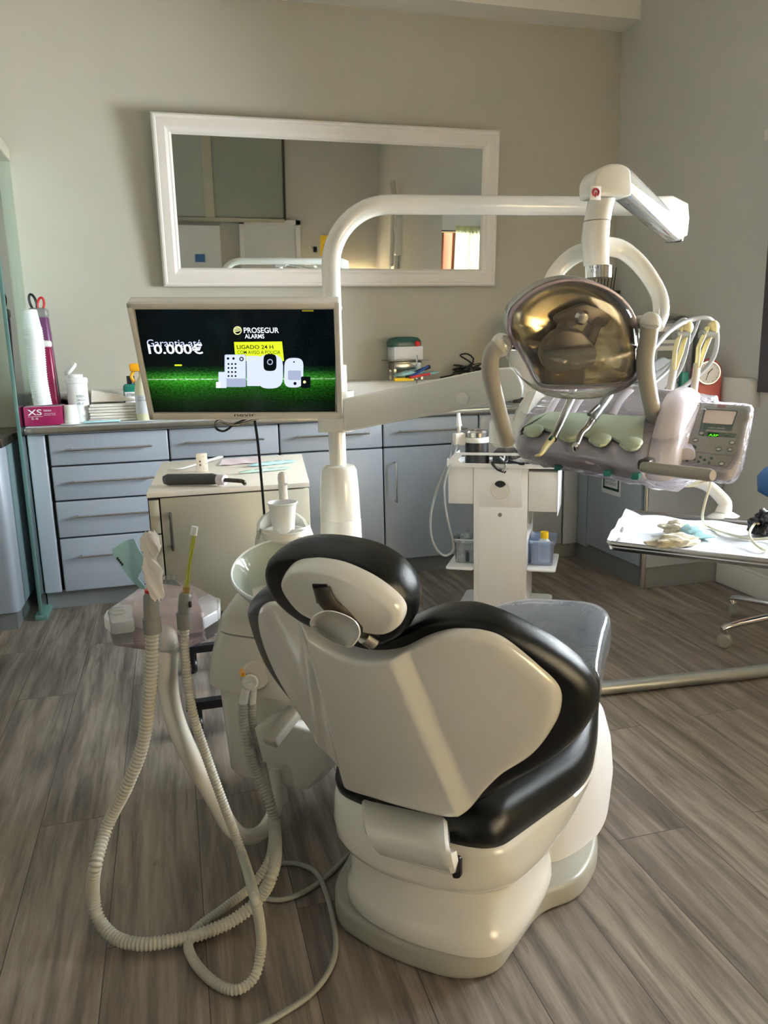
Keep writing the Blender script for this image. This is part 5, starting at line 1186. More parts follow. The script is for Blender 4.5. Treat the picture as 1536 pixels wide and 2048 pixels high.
build('arm', MB().tube([fp+V((0, 0, .008)), PY(1450, 1012, ny+.005), PY(1446, 1000, ny+.01), PY(1415, 972, ny+.05), PY(1370, 958, ny+.08), PY(1290, 950, ny+.05)], lambda t: .023-.006*math.sin(t*3), 16, smooth=5, flat=(V((0, 1, 0)), .7)), 'white', parent=ta_)
def crumple(name, c, r, sc, label, m, cat, seed, ax=None):
    bm = bmesh.new(); bmesh.ops.create_icosphere(bm, subdivisions=4, radius=1); ax = ax or (V((1, 0, 0)), V((0, 1, 0)), V((0, 0, 1)))
    for q in bm.verts:
        n = noise.noise(q.co*1.6+V((seed, 0, 0)))*.55+noise.noise(q.co*4+V((0, seed, 0)))*.25+abs(noise.noise(q.co*9+V((0, 0, seed))))*.12
        q.co *= 1+n
        q.co.z = max(q.co.z, -.55)
    bm.verts.index_update(); mb = MB(); c = V(c)
    mb.add([c+ax[0]*q.co.x*r*sc[0]+ax[1]*q.co.y*r*sc[1]+ax[2]*(q.co.z+.55)*r*sc[2] for q in bm.verts], [[v.index for v in f.verts] for f in bm.faces]); bm.free()
    return tag(build(name, mb, m, ang=25), label, cat)
crumple('latex_glove', PZ(1350, 1064, TZ+.008), .030, (1.1, .8, .5), 'crumpled cream latex glove lying behind the other on the tray paper', 'glove', 'glove', 3.1)
crumple('latex_glove', PZ(1345, 1090, TZ+.008), .034, (1.4, .7, .42), 'crumpled cream latex glove nearest the front edge of the tray', 'glove', 'glove', 7.7)
pouch('tray_pouch', PZ(1384, 1062, TZ+.016), (.10, .95, .05), .048, .11, 'shiny pale blue sterile pouch lying beside the gloves on the tray', h=.010)
o = crumple('black_holder', PZ(1530, 1066, TZ+.01), .028, (1.2, .8, 1.1), 'black plastic holder on the right part of the tray', 'blackp', 'holder', 1.3)
ct = [PZ(1322, 958, TZ+.10), PZ(1350, 966, TZ+.105)]
q = [PY(1330, 955, 1.46), PY(1345, 967, 1.44), PY(1380, 972, 1.43), PY(1412, 962, 1.42), PY(1421, 966, 1.42), PY(1410, 1005, 1.42), PY(1405, 1035, 1.43)]
q += [PZ(1415, 1052, TZ+.012), PZ(1450, 1066, TZ+.010), PZ(1500, 1078, TZ+.010), PZ(1536, 1078, TZ+.012), PZ(1550, 1085, TZ+.012), PZ(1530, 1100, TZ+.012), PZ(1505, 1082, TZ+.02), PZ(1500, 1062, TZ+.03), PZ(1520, 1040, TZ+.035), PZ(1550, 1045, TZ+.03)]
tag(build('cream_tube', MB().tube(q, .0028, 8, smooth=5), 'cream_tube'), 'thin cream tube hanging from the instrument table and coiling on the tray', 'tube')

# ================================================================== OPERATING LAMP
LY = 1.36
lp = thing('operating_lamp', 'dental operating lamp with a golden reflector behind a clear cover and two grey grip handles', 'lamp', PY(1150, 665, LY))
ln = V((-.16, -.93, -.30)).normalized(); lo = PY(1150, 670, LY)
lx = V((0, 0, 1)).cross(ln).normalized(); lx = -lx if lx.dot(RT) < 0 else lx; lu = ln.cross(lx); lu = -lu if lu.z < 0 else lu
def LPn(px, py, l=0): p = PN(px, py, lo+ln*l, ln); return p
def LU(px, py, l=0): p = LPn(px, py, l)-lo; return V((p.dot(lx), p.dot(lu)))
def LS(u, v, off): return lo+lx*u+lu*v+ln*off
lens = [(1018, 655), (1026, 622), (1062, 588), (1105, 567), (1150, 561), (1200, 572), (1243, 598), (1268, 635), (1277, 685), (1278, 735), (1262, 764), (1225, 772), (1170, 775), (1110, 776), (1078, 770), (1058, 735), (1038, 700), (1022, 672)]
oc = cr_closed([LU(a, b, .01) for a, b in lens], 6)
mb = MB(); mb.fan(oc, LS, [(1.0, -.035), (1.02, -.015), (1.015, .0), (.99, .012), (.93, .022)], inner=(.8, .6, .4, .2), offin=.030)
build('clear_cover', mb, 'clear', parent=lp, ang=60)
rimm = MB(); rimm.tube([LS(q.x*1.0, q.y*1.0, .008) for q in oc[::2]]+[LS(oc[0].x, oc[0].y, .008)], .0035, 8); build('cover_rim', rimm, mat('mauve_edge', rgb(178, 160, 170), .2), parent=lp)
mb = MB(); rings = []
c0 = sum(oc, V((0, 0)))/len(oc)
for sc, off in ((.965, .004), (.95, -.008), (.90, -.022), (.78, -.040), (.6, -.053), (.4, -.061), (.2, -.066), (.02, -.067)):
    rings.append([LS(*(c0+(q-c0)*sc), off*.62-.016-.16*((q-c0)*sc).y) for q in oc])
mb.loft(rings, False, True); build('reflector', mb, 'gold', parent=lp, ang=60)
mb = MB(); rings = []
for sc, off in ((1.0, -.010), (1.0, -.036), (.92, -.062), (.78, -.082), (.5, -.105), (.2, -.112), (.02, -.113)): rings.append([LS(*(c0+(q-c0)*sc), off) for q in oc])
mb.loft(rings, False, True); build('back_shell', mb, 'white', parent=lp, ang=60)
# bulb hood on two struts
hood = [(1088, 690), (1110, 668), (1130, 660), (1165, 663), (1180, 682), (1196, 700), (1192, 730), (1160, 740), (1115, 746), (1090, 738), (1082, 715)]
op = round_poly([LPn(a, b, -.004) for a, b in hood], .008, 4)
build('bulb_hood', MB().prism([q-ln*.03 for q in op], ln*.03, bev=.005), 'darkmetal', parent=lp)
op = round_poly([LPn(a, b, .0) for a, b in [(1084, 700), (1190, 694), (1192, 728), (1160, 739), (1112, 745), (1090, 736)]], .008, 4)
build('hood_shield', MB().prism(op, -ln*.004, bev=.0015), mat('dark_grey_shield', rgb(84, 86, 78), .35, metal=.5), parent=lp)
for a, b, c, d in ((1128, 640, 1108, 690), (1200, 632, 1180, 690)):
    build('strut', MB().tube([LPn(a, b, -.045), LPn(c, d, -.018)], .010, 10, flat=(ln, .4)), 'darkmetal', parent=lp)
op = [LPn(a, b, -.052) for a, b in ((1105, 634), (1130, 618), (1165, 606), (1200, 616), (1216, 632), (1206, 650), (1184, 652), (1165, 640), (1140, 652), (1120, 652))]
build('bulb_carrier', MB().prism(cr_closed(op, 4), ln*.012, bev=.003), 'darkmetal', parent=lp)
build('bulb', MB().lathe([(.013, 0), (.015, .004), (.010, .010), (.001, .011)], LPn(1163, 634, -.040), ln, seg=24), 'chrome', parent=lp)
p = LPn(1072, 596, .029); text('warning_lettering', 'ATTENTION  HOT SURFACE\nDO NOT TOUCH THE COVER', p, LPn(1155, 584, .029)-p, lu, .058, .006, 'text_g', lp)
# side hubs and grips
for pts, hub in (([(996, 693), (985, 705), (980, 730), (984, 765), (998, 825), (1015, 886)], (1002, 690)), ([(1300, 652), (1296, 680), (1290, 720), (1294, 765), (1306, 825), (1318, 882)], (1300, 648))):
    g_ = build('grip_handle', MB().tube([LPn(a, b, .035) for a, b in pts], lambda t: .0165-.002*abs(t-.5), 18, smooth=5, flat=(ln, 1.15)), 'handle', parent=lp)
    build('hub', MB().ball(LPn(*hub, .010), .021, (1, 1, 1.1)), 'white', parent=lp)
build('side_lug', MB().box(LPn(1284, 644, -.01), (.05, .022, .025), ax=(lx, lu, ln), bev=.006), 'handle', parent=lp)
build('side_lug', MB().box(LPn(1020, 688, -.01), (.03, .022, .025), ax=(lx, lu, ln), bev=.006), 'chrome', parent=lp)
# film pocket hanging under the lamp
mb = MB(); fo = [(1005, 672), (1018, 720), (1050, 765), (1095, 790), (1150, 797), (1205, 792), (1250, 775), (1278, 748), (1280, 700), (1240, 690), (1150, 700), (1060, 690)]
ocf = cr_closed([LU(a, b, .02) for a, b in fo], 5); mb.fan(ocf, LS, [(1.0, -.02), (1.01, .01), (.985, .028)], inner=(.6, .3), offin=.040)
build('film_pocket', mb, 'wrapthin', parent=lp, ang=60)
# yoke: arch from the neck down to both sides, behind the reflector
def yoke(pts, w0, w1, name='yoke_arm'):
    return build(name, MB().tube([PY(a, b, y) for a, b, y in pts], lambda t: w0+(w1-w0)*t, 18, smooth=6, flat=(V((0, -1, 0)), .62)), 'white', parent=lp)
yoke([(1200, 497, 1.53), (1150, 510, 1.55), (1112, 545, 1.56), (1086, 600, 1.55), (1060, 650, 1.50), (1020, 688, 1.41)], .020, .014)
yoke([(1205, 492, 1.53), (1245, 500, 1.53), (1285, 535, 1.51), (1316, 585, 1.48), (1322, 625, 1.42), (1312, 655, 1.36)], .021, .015)
# neck column
nk = thing('lamp_neck', 'white jointed lamp neck with a red round logo, above the operating lamp', 'lamp joint', PY(1195, 540, 1.50))
def nring(px, py, r, k=1.0, n=36):
    c = PY(px, py, 1.50); return [c+V((math.cos(2*PI*i/n)*r, math.sin(2*PI*i/n)*r*k, 0)) for i in range(n)]
build('lower_neck', MB().loft([nring(1193, 532, .0265), nring(1190, 480, .0285), nring(1193, 444, .0275)]), 'white', parent=nk, ang=60)
build('upper_neck', MB().loft([nring(1194, 442, .0275), nring(1198, 420, .0265), nring(1203, 400, .0275)]), 'white', parent=nk, ang=60)
build('dial_ring', MB().lathe([(.0275, 0), (.0275, .024), (.026, .025)], PY(1196, 556, 1.50), seg=36), 'chrome', parent=nk)
text('dial_number', '10', PY(1182, 545, 1.50-.0285), (1, 0, 0), (0, 0, 1), .006, .006, 'text_k', nk)
mb = MB()
for k in range(7): mb.boxmm(PY(1180+k*5, 536, 1.50-.029+.0004*k*k), PY(1180+k*5+.8, 532, 1.50-.0285+.0004*k*k))
build('dial_marks', mb, 'text_k', parent=nk)
hd = [(1172, 398), (1172, 362), (1185, 342), (1205, 333), (1228, 334), (1246, 344), (1248, 398)]
op = round_poly([PY(a, b, 1.50) for a, b in hd], .010, 5)
build('head_housing', MB().prism([q+V((0, -.032, 0)) for q in op], (0, .064, 0), bev=.012, seg=4), 'white', parent=nk)
c_ = PY(1191, 386, 1.50-.033)
build('logo_plate', MB().box(c_, (.024, .0012, .026), bev=.0003), 'purewhite', parent=nk)
lg = [c_+V((math.cos(math.radians(a))*.0065, -.0012, math.sin(math.radians(a))*.0065+.001)) for a in range(-60, 245, 15)]
build('logo', MB().tube(lg, .0022, 6), mat('logo_red', rgb(150, 20, 50), .4), parent=nk)
build('logo_dot', MB().tube([c_+V((.0005, -.0012, .001)), c_+V((-.001, -.0012, -.008))], .0014, 6), mat('logo_red_dark', rgb(150, 20, 50), .4), parent=nk)
# spring arm
sa = thing('spring_arm', 'glossy white spring arm sloping from the lamp neck to the pole arm end', 'arm', PY(1300, 420, 1.6))
A0 = PY(1236, 362, 1.52); A1 = PY(1346, 462, AE.y-.005)
d_ = (A1-A0).normalized(); s1 = d_.cross(V((0, 0, 1))).normalized(); s2 = s1.cross(d_)
build('beam', MB().box((A0+A1)/2, ((A1-A0).length+.02, .052, .058), ax=(d_, s1, s2), bev=.018, seg=5), 'shiny', parent=sa)
build('end_cap', MB().box(A1+d_*.012, (.018, .050, .055), ax=(d_, s1, s2), bev=.008, seg=3), 'chrome', parent=sa)

# ================================================================== WHITE CART
cx_ = V((1.335-1.150, 2.735-2.847, 0)).normalized(); cyv = V((-cx_.y, cx_.x, 0)); co = V((1.150, 2.847, 0))
def C3(x, y, z): return co+cx_*x+cyv*y+V((0, 0, z))
CW_ = .216
cart = thing('instrument_cart', 'white pedestal cart with a tray top and two side shelves, standing behind the chair', 'cart', C3(CW_/2, .12, 0))
def cbox(x0, y0, z0, x1, y1, z1, bev=.003): return MB().box(C3((x0+x1)/2, (y0+y1)/2, (z0+z1)/2), (abs(x1-x0), abs(y1-y0), abs(z1-z0)), ax=(cx_, cyv, V((0, 0, 1))), bev=bev)
ZTOP = .625
build('pedestal', cbox(0, 0, .02, CW_, .26, ZTOP-.002), 'purewhite', parent=cart)
dd = build('door', cbox(.022, -.004, .03, CW_-.022, .004, .455, .002), 'purewhite', parent=cart)
build('lock', MB().lathe([(.008, 0), (.008, .004), (.001, .004)], C3(CW_/2, -.005, .43), -cyv, seg=20), 'steel', parent=dd)
ap = build('access_panel', cbox(.022, -.003, .462, CW_-.022, .003, .615, .002), 'purewhite', parent=cart)
build('grommet', MB().lathe([(.040, 0), (.040, .002), (.034, .003), (.033, .0015), (.001, .0015)], C3(CW_/2, -.0035, .532), -cyv, seg=36), 'white2', parent=ap)
hp = [C3(CW_/2+.022*math.cos(a), -.0068, .553+.016*math.sin(a)) for a in [PI*k/8 for k in range(9)]] + [C3(CW_/2-.012, -.0068, .545), C3(CW_/2, -.0068, .541), C3(CW_/2+.012, -.0068, .545)]
build('cable_hole', MB().prism(hp, -cyv*.0005), 'blackp', parent=ap)
build('side_box', cbox(-.105, .005, .468, -.002, .25, ZTOP-.005), 'purewhite', parent=cart)
build('side_box', cbox(CW_+.002, .005, .445, CW_+.115, .25, ZTOP-.02), 'purewhite', parent=cart)
build('side_lip', cbox(CW_+.114, .0, .43, CW_+.118, .26, ZTOP), 'purewhite', parent=cart)
# tray top with slotted front rail
tt = cbox(-.105, -.01, ZTOP-.006, CW_+.115, .27, ZTOP, .002); build('tray_top', tt, 'purewhite', parent=cart)
rp = [C3(-.105, -.01, ZTOP), C3(-.105, -.01, ZTOP+.02), C3(-.07, -.01, ZTOP+.055), C3(CW_+.115, -.01, ZTOP+.055), C3(CW_+.115, -.01, ZTOP+.045), C3(-.045, -.01, ZTOP+.045), C3(-.06, -.01, ZTOP+.026), C3(-.045, -.01, ZTOP+.012), C3(CW_+.115, -.01, ZTOP+.012), C3(CW_+.115, -.01, ZTOP)]
build('front_rail', MB().prism(rp, cyv*.004), 'purewhite', parent=cart)
build('side_rail', cbox(-.107, -.01, ZTOP, -.103, .27, ZTOP+.03), 'purewhite', parent=cart)
for x0, x1, z in ((-.115, -.001, .195), (CW_+.001, CW_+.115, .205)):
    sp_ = round_poly([C3(x0, -.02, z), C3(x1, -.02, z), C3(x1, .25, z), C3(x0, .25, z)], .015, 4)
    build('side_shelf', MB().prism(sp_, (0, 0, .008), bev=.002), 'purewhite', parent=cart)
sp_ = round_poly([C3(-.075, -.03, .0), C3(CW_+.09, -.03, .0), C3(CW_+.09, .28, .0), C3(-.075, .28, .0)], .03, 5)
build('foot_plate', MB().prism(sp_, (0, 0, .02), bev=.003), 'purewhite', parent=cart)
# micromotor unit on the top
mm = thing('suction_pot', 'black and silver round pot with a steel lid on the left of the white cart', 'pot', C3(.0, .08, ZTOP))
pp = PY(952, 880, C3(.0, .08, 0).y); pp = V((pp.x, C3(.02, .08, 0).y, ZTOP+.001))
build('body', MB().lathe([(.048, 0), (.050, .01), (.047, .085), (.047, .09), (.050, .092), (.050, .107), (.046, .110)], pp, seg=32), ['blackp'], parent=mm)
build('white_ring', MB().lathe([(.0505, .088), (.052, .092), (.052, .106), (.050, .109)], pp, seg=32), 'white2', parent=mm)
build('lid', MB().lathe([(.045, .110), (.046, .128), (.040, .136), (.015, .138), (.010, .144), (.001, .145)], pp, seg=32), 'steel', parent=mm)
bxm = C3(.17, .12, ZTOP+.001)
tag(build('power_box', MB().box(bxm+V((0, 0, .025)), (.20, .16, .05), ax=(cx_, cyv, V((0, 0, 1))), bev=.006), 'blackp'), 'flat black box on the white cart beside the round pot', 'box')
hh = thing('cart_handpiece', 'upright white and steel handpiece hooked on the left side of the white cart', 'handpiece', C3(-.07, .05, ZTOP+.03))
hy = C3(-.07, .05, 0).y
build('holder', MB().box(PY(918, 878, hy), (.045, .04, .05), bev=.006), 'white2', parent=hh)
build('steel_collar', MB().tube([PY(918, 866, hy), PY(918, 850, hy)], .009, 12), 'steel', parent=hh)
build('body', MB().tube([PY(918, 852, hy), PY(917, 838, hy), PY(917, 826, hy)], lambda t: .012-.005*t, 12), 'purewhite', parent=hh)
hose('hose', [PY(921, 870, hy), PY(908, 910, hy-.03), PY(893, 950, hy-.04), PY(888, 985, hy-.05), PY(895, 1040, hy-.05), PY(906, 1085, hy-.04), PY(903, 1105, hy-.03), PY(885, 1110, hy-.03), PY(865, 1082, hy-.03), PY(861, 1035, hy-.03), PY(872, 985, hy-.03), PY(890, 940, hy-.02), PY(903, 900, hy), PY(905, 886, hy+.02)], .0048, 'hosegrey', '', par=hh)
kc = C3(CW_/2, -.012, 0).y
hose('cart_cable', [C3(.13, .02, ZTOP+.04), C3(.13, -.018, ZTOP+.02), PY(985, 925, kc), PY(995, 938, kc), PY(1006, 943, kc+.004)], .0055, 'blackp', 'black cable running from the cart top into the round cable hole', 'cable')
hose('cart_cable', [C3(.20, .02, ZTOP+.04), C3(.20, -.018, ZTOP+.015), PY(1024, 925, kc), PY(1014, 940, kc), PY(1008, 946, kc+.004)], .0055, 'blackp', 'thicker black cable curving from the right into the round cable hole', 'cable')
hose('cart_cable', [C3(.12, .02, ZTOP+.045), C3(.122, -.02, ZTOP+.03), PY(1000, 915, kc-.01), PY(1011, 930, kc-.01), PY(1004, 942, kc)], .004, 'hosegrey', 'grey cable curving down the front of the cart into the round cable hole', 'cable')
def tub(name, c, hx, hy_, h, m, label):
    t = thing(name, label, 'tub', c); c = V(c); k = MB(); rings = []
    def rg(f, z): return [c+cx_*q.x+cyv*q.y+V((0, 0, z)) for q in round_poly([V((-hx*f, -hy_*f, 0)), V((hx*f, -hy_*f, 0)), V((hx*f, hy_*f, 0)), V((-hx*f, hy_*f, 0))], .015, 4)]
    k.loft([rg(.86, .001), rg(.95, h-.018), rg(1.08, h-.016), rg(1.09, h), rg(1.04, h), rg(.93, h-.012), rg(.84, .003)]); build('shell', k, m, parent=t, ang=50); return t
tub('storage_tub', C3(-.047, .12, .204), .048, .07, .105, 'tubclear', 'clear plastic tub on the left shelf of the white cart')
t2 = tub('storage_tub', C3(CW_+.055, .11, .214), .050, .075, .105, 'tub', 'bluish clear plastic tub with a yellow-capped bottle on the right shelf of the cart')
yb = thing('small_bottle', 'small white bottle with a yellow screw cap standing in the blue tub', 'bottle', C3(CW_+.062, .09, .219))
build('body', MB().lathe([(.022, 0), (.024, .005), (.024, .085), (.014, .098), (.014, .104)], C3(CW_+.062, .09, .219), seg=24), 'cup', parent=yb)
build('cap', MB().lathe([(.017, .100), (.0165, .126), (.001, .127)], C3(CW_+.062, .09, .219), seg=24), 'yellow', parent=yb)
crumple('plastic_bag', C3(-.04, .13, .216), .036, (.9, 1.2, 1.7), 'crumpled clear bag standing in the left tub', 'tubclear', 'bag', 4.4, (cx_, cyv, V((0, 0, 1))))
tag(build('dark_jar', MB().lathe([(.022, 0), (.024, .03), (.024, .05), (.001, .051)], C3(-.035, .08, .210), seg=20), mat('dark_blue_jar', rgb(40, 56, 70), .3)), 'dark blue jar inside the left tub', 'jar')
tag(build('clear_box', MB().box(C3(CW_+.03, .13, .30), (.05, .06, .06), ax=(cx_, cyv, V((0, 0, 1))), bev=.006), 'tub'), 'small clear box standing in the blue tub behind the bottle', 'box')

# ================================================================== BEIGE TROLLEY
TT = .72
ta0 = PZ(293, 985, TT); tb0 = PZ(620, 967, TT); td0 = PZ(325, 925, TT)
tx0, tx1, tyf, tyb = -.083, .366, 2.155, 2.80
trl = thing('beige_trolley', 'beige cabinet trolley on a black wheeled frame, in front of the drawer cabinets', 'trolley', ((tx0+tx1)/2, 2.47, 0))
build('top_panel', MB().prism([(tx0, tyf, TT-.014), (tx1, tyf, TT-.014), (tx1+.085, tyb, TT-.014), (tx0+.038, tyb, TT-.014)], (0, 0, .014), bev=.001), 'beige_top', parent=trl)
build('body', MB().prism([(tx0+.004, tyf+.022, .36), (tx1-.004, tyf+.022, .36), (tx1+.080, tyb-.005, .36), (tx0+.042, tyb-.005, .36)], (0, 0, TT-.0145-.36)), 'beige', parent=trl)
d = build('door', MB().boxmm((tx0+.034, tyf+.002, .362), (tx1-.002, tyf+.021, TT-.018), bev=.0015), 'beige', parent=trl)
hx_ = PY(341, 1030, tyf-.02)
hzt, hzb = PY(341, 1030, tyf).z, PY(347, 1093, tyf).z; hxx = PY(343, 1060, tyf).x
build('handle', MB().tube([(hxx, tyf, hzt), (hxx, tyf-.020, hzt-.002), (hxx, tyf-.023, (hzt+hzb)/2), (hxx, tyf-.020, hzb+.002), (hxx, tyf, hzb)], .009, 10, smooth=4, flat=(V((1, 0, 0)), .5)), 'darksteel', parent=d)
for a, b in ((TT-.115, TT-.022), (TT-.235, TT-.119), (.362, TT-.239)):
    build('side_drawer', MB().boxmm((tx0+.004, tyf+.002, a), (tx0+.030, tyf+.021, b), bev=.001), 'beige', parent=trl)
build('shadow_gap', MB().boxmm((tx0+.001, tyf+.019, .36), (tx1, tyf+.022, TT-.014)), 'cab_dark', parent=trl)
fr = MB(); z0f, z1f = .075, .10
fx0, fx1, fy0, fy1 = -.025, .34, 2.14, 2.62
fr.boxmm((fx0, fy0, z0f), (fx1, fy0+.028, z1f)); fr.boxmm((fx0, fy1-.028, z0f), (fx1, fy1, z1f)); fr.boxmm((fx0, fy0, z0f), (fx0+.022, fy1, z1f)); fr.boxmm((fx1-.022, fy0, z0f), (fx1, fy1, z1f))
fr.boxmm((.05, tyf+.03, .33), (.36, tyf+.06, .36)); fr.boxmm((.31, fy0+.3, z1f), (.335, fy0+.33, .36)); fr.boxmm((.31, fy0+.03, z1f), (.335, fy0+.055, .36)); fr.boxmm((.05, tyb-.12, .33), (.36, tyb-.09, .36)); fr.boxmm((.31, fy0+.03, .34), (.335, tyb-.09, .36))
build('base_frame', fr, 'blackp', parent=trl)
for x in (fx0+.03, fx1-.03):
    for y in (fy0+.01, fy1-.015):
        k = build('caster', MB().lathe([(.026, -.009), (.029, -.005), (.029, .005), (.026, .009)], (x, y, .029), (1, .2, 0), seg=24), 'blackp', parent=trl)
        build('caster_fork', MB().boxmm((x-.014, y-.012, .03), (x+.014, y+.012, .076), bev=.003), 'blackp', parent=k)
# things on the trolley
tg = thing('curing_lamp', 'dark grey cordless curing lamp wrapped in film, lying on the beige trolley', 'curing lamp', PZ(400, 960, TT))
y_ = PZ(400, 965, TT).y
build('body', MB().tube([PZ(328, 960, TT+.018), PZ(336, 959, TT+.018), PZ(425, 958, TT+.018), PZ(438, 959, TT+.018)], lambda t: .0165 if .04 < t < .97 else .012, 16), mat('dark_grey_plastic', rgb(66, 66, 66), .35), parent=tg)
build('white_collar', MB().tube([PZ(438, 959, TT+.018), PZ(450, 960, TT+.018)], lambda t: .0165-.003*t, 16), 'pinkwhite', parent=tg)
build('light_guide', MB().tube([PZ(450, 960, TT+.018), PZ(480, 962, TT+.016), PZ(487, 964, TT+.014), PZ(489, 967, TT+.008)], .0062, 10, smooth=4), 'darkmetal', parent=tg)
c0 = PZ(405, 944, TT)
tg = thing('capsule_box', 'small white speckled carton standing on the beige trolley', 'box', c0)
c0 = V((c0.x, c0.y, TT+.0005)); hh_ = PY(405, 908, c0.y-.0).z-TT
build('carton', MB().box(c0+V((0, .008, hh_/2)), (.035, .022, hh_), bev=.001), mat('speckled_carton', rgb(228, 218, 200), .6), parent=tg)
mb = MB()
for dx, dz in ((-.008, .35), (-.008, .55)): mb.boxmm(c0+V((dx, -.0037, hh_*dz)), c0+V((dx+.005, -.0032, hh_*dz+.005)))
build('brown_marks', mb, mat('brown_print', rgb(110, 50, 40), .6), parent=tg)
rnd = random.Random(3); mb = MB()
for _ in range(26):
    x, z = rnd.uniform(-.016, .015), rnd.uniform(.002, hh_-.003); mb.boxmm(c0+V((x, -.0036, z)), c0+V((x+.0012, -.0032, z+.0012)))
build('speckles', mb, 'text_g', parent=tg)
def flatsheet(name, px, m, label, cat='paper', z=.0015, wav=.0015):
    P = [PZ(a, b, TT) for a, b in px]; mb = MB(); n = 10; vs = []; fs = []
    for i in range(n+1):
        for j in range(5):
            s_, t_ = i/n, j/4; q = P[0]*(1-s_)*(1-t_)+P[1]*s_*(1-t_)+P[2]*s_*t_+P[3]*(1-s_)*t_; vs.append(q+V((0, 0, z+wav*(1+math.sin(i*1.3+j*.9)))))
    for i in range(n):
        for j in range(4): fs.append([i*5+j, (i+1)*5+j, (i+1)*5+j+1, i*5+j+1])
    mb.add(vs, fs); return tag(build(name, mb, m, ang=60), label, cat)
flatsheet('paper_note', [(438, 933), (520, 926), (520, 914), (446, 920)], mat('pale_pink_paper', rgb(226, 208, 214), .8), 'pale pink printed slip lying flat on the trolley top')
pouch('long_pouch', PZ(545, 926, TT+.006), (.95, .25, 0), .028, .17, 'pale blue instrument pouch at the back of the trolley top', h=.005)
pouch('long_pouch', PZ(530, 940, TT+.006), (.97, .20, 0), .020, .17, 'thin pale blue instrument pouch in front of the other on the trolley', mm='pouchpale', h=.004)
q = [PZ(337, 938, TT+.004), PZ(362, 937, TT+.006), PZ(400, 926, TT+.010), PZ(440, 914, TT+.010)]
tag(build('white_spatula', MB().tube(q, lambda t: .003+.010*t, 10, smooth=4, flat=(V((0, 0, 1)), .35)), 'purewhite'), 'white spatula-like tool with a dark tip lying behind the curing lamp', 'tool')

# ================================================================== ASSISTANT TRAY, ARM AND HOSES
AZ = .585
at = thing('suction_holder', 'pink-white holder tray with the two suction handles, on a curved arm at the left', 'holder', PZ(330, 1210, AZ))
def AP(px, py, dz=0): return PZ(px, py, AZ+dz)
body = [AP(263, 1215), AP(345, 1232), AP(408, 1222), AP(386, 1172), AP(350, 1157), AP(318, 1158), AP(275, 1180)]
build('body', MB().prism(round_poly(body, [.01, .02, .01, .01, .01, .01, .01], 4), V((0, 0, -.045)), bev=.008, seg=3), 'pinker', parent=at)
build('left_lobe', MB().prism(round_poly([AP(206, 1232, -.012), AP(222, 1246, -.012), AP(268, 1240, -.012), AP(264, 1208, -.012), AP(240, 1210, -.012), AP(214, 1218, -.012)], .01, 4), V((0, 0, -.026)), bev=.004), 'purewhite', parent=at)
build('socket_ring', MB().lathe([(.014, 0), (.014, .003), (.0115, .003), (.0115, -.008), (.001, -.008)], AP(236, 1226, -.011), seg=24), 'white2', parent=at)
build('right_lobe', MB().prism(round_poly([AP(404, 1238, -.012), AP(440, 1216, -.012), AP(441, 1196, -.012), AP(412, 1190, -.012), AP(396, 1196, -.012)], .01, 4), V((0, 0, -.024)), bev=.004), 'purewhite', parent=at)
build('control_foil', MB().prism(round_poly([AP(325, 1168, .0005), AP(362, 1172, .0005), AP(350, 1160, .0005), AP(325, 1160, .0005)], .004, 3), V((0, 0, .001))), 'gaugegreen', parent=at)
wr = [AP(*q) for q in [(222, 1246), (345, 1262), (436, 1225), (436, 1198), (352, 1152), (316, 1153), (214, 1222)]]
build('film_wrap', MB().prism([q+V((0, 0, -.048)) for q in round_poly(wr, .012, 4)], V((0, 0, .052)), bev=.006), 'wrapthin', parent=at)
YS = 1.40
hA, hB = (304, 1248), (368, 1240)
def YA(px, py, y=YS): return PY(px, py, y)
sl = build('sleeve', MB().lathe([(.0165, -.018), (.0165, .010), (.0145, .010)], YA(304, 1246), (0, 0, 1)), 'grey', parent=at)
build('sleeve', MB().lathe([(.0135, -.018), (.0135, .012), (.0115, .012)], YA(368, 1238), (0, 0, 1)), 'grey', parent=at)
s1_ = thing('suction_wand', 'thick grey suction handle with a red ring, wrapped in a white tissue', 'suction handle', YA(304, 1240))
build('grip', MB().tube([YA(304, 1238), YA(303, 1215), YA(303, 1192), YA(303, 1185)], lambda t: .0145-.003*max(0, t-.8)*5, 18), 'grey', parent=s1_)
build('red_ring', MB().tube([YA(301, 1186), YA(300, 1178)], .010, 14), 'red', parent=s1_)
s2_ = thing('saliva_ejector', 'slim grey suction handle with a brass collar and a clear green tube', 'suction handle', YA(368, 1235))
build('grip', MB().tube([YA(368, 1230), YA(369, 1205), YA(371, 1190), YA(372, 1186)], lambda t: .0115-.003*max(0, t-.8)*5, 18), 'grey', parent=s2_)
build('slider', MB().box(YA(380, 1206)+V((0, -.008, 0)), (.006, .006, .012), bev=.002), 'darkmetal', parent=s2_)
build('brass_collar', MB().tube([YA(372, 1188), YA(373, 1173)], .0065, 14), 'brass', parent=s2_)
build('saliva_tube', MB().tube([YA(373, 1176), YA(377, 1140), YA(383, 1100), YA(388, 1068)], .0042, 12, smooth=4), 'lime', parent=s2_)
build('tube_tip', MB().tube([YA(387, 1070), YA(390, 1053)], .006, 12), 'cup', parent=s2_)
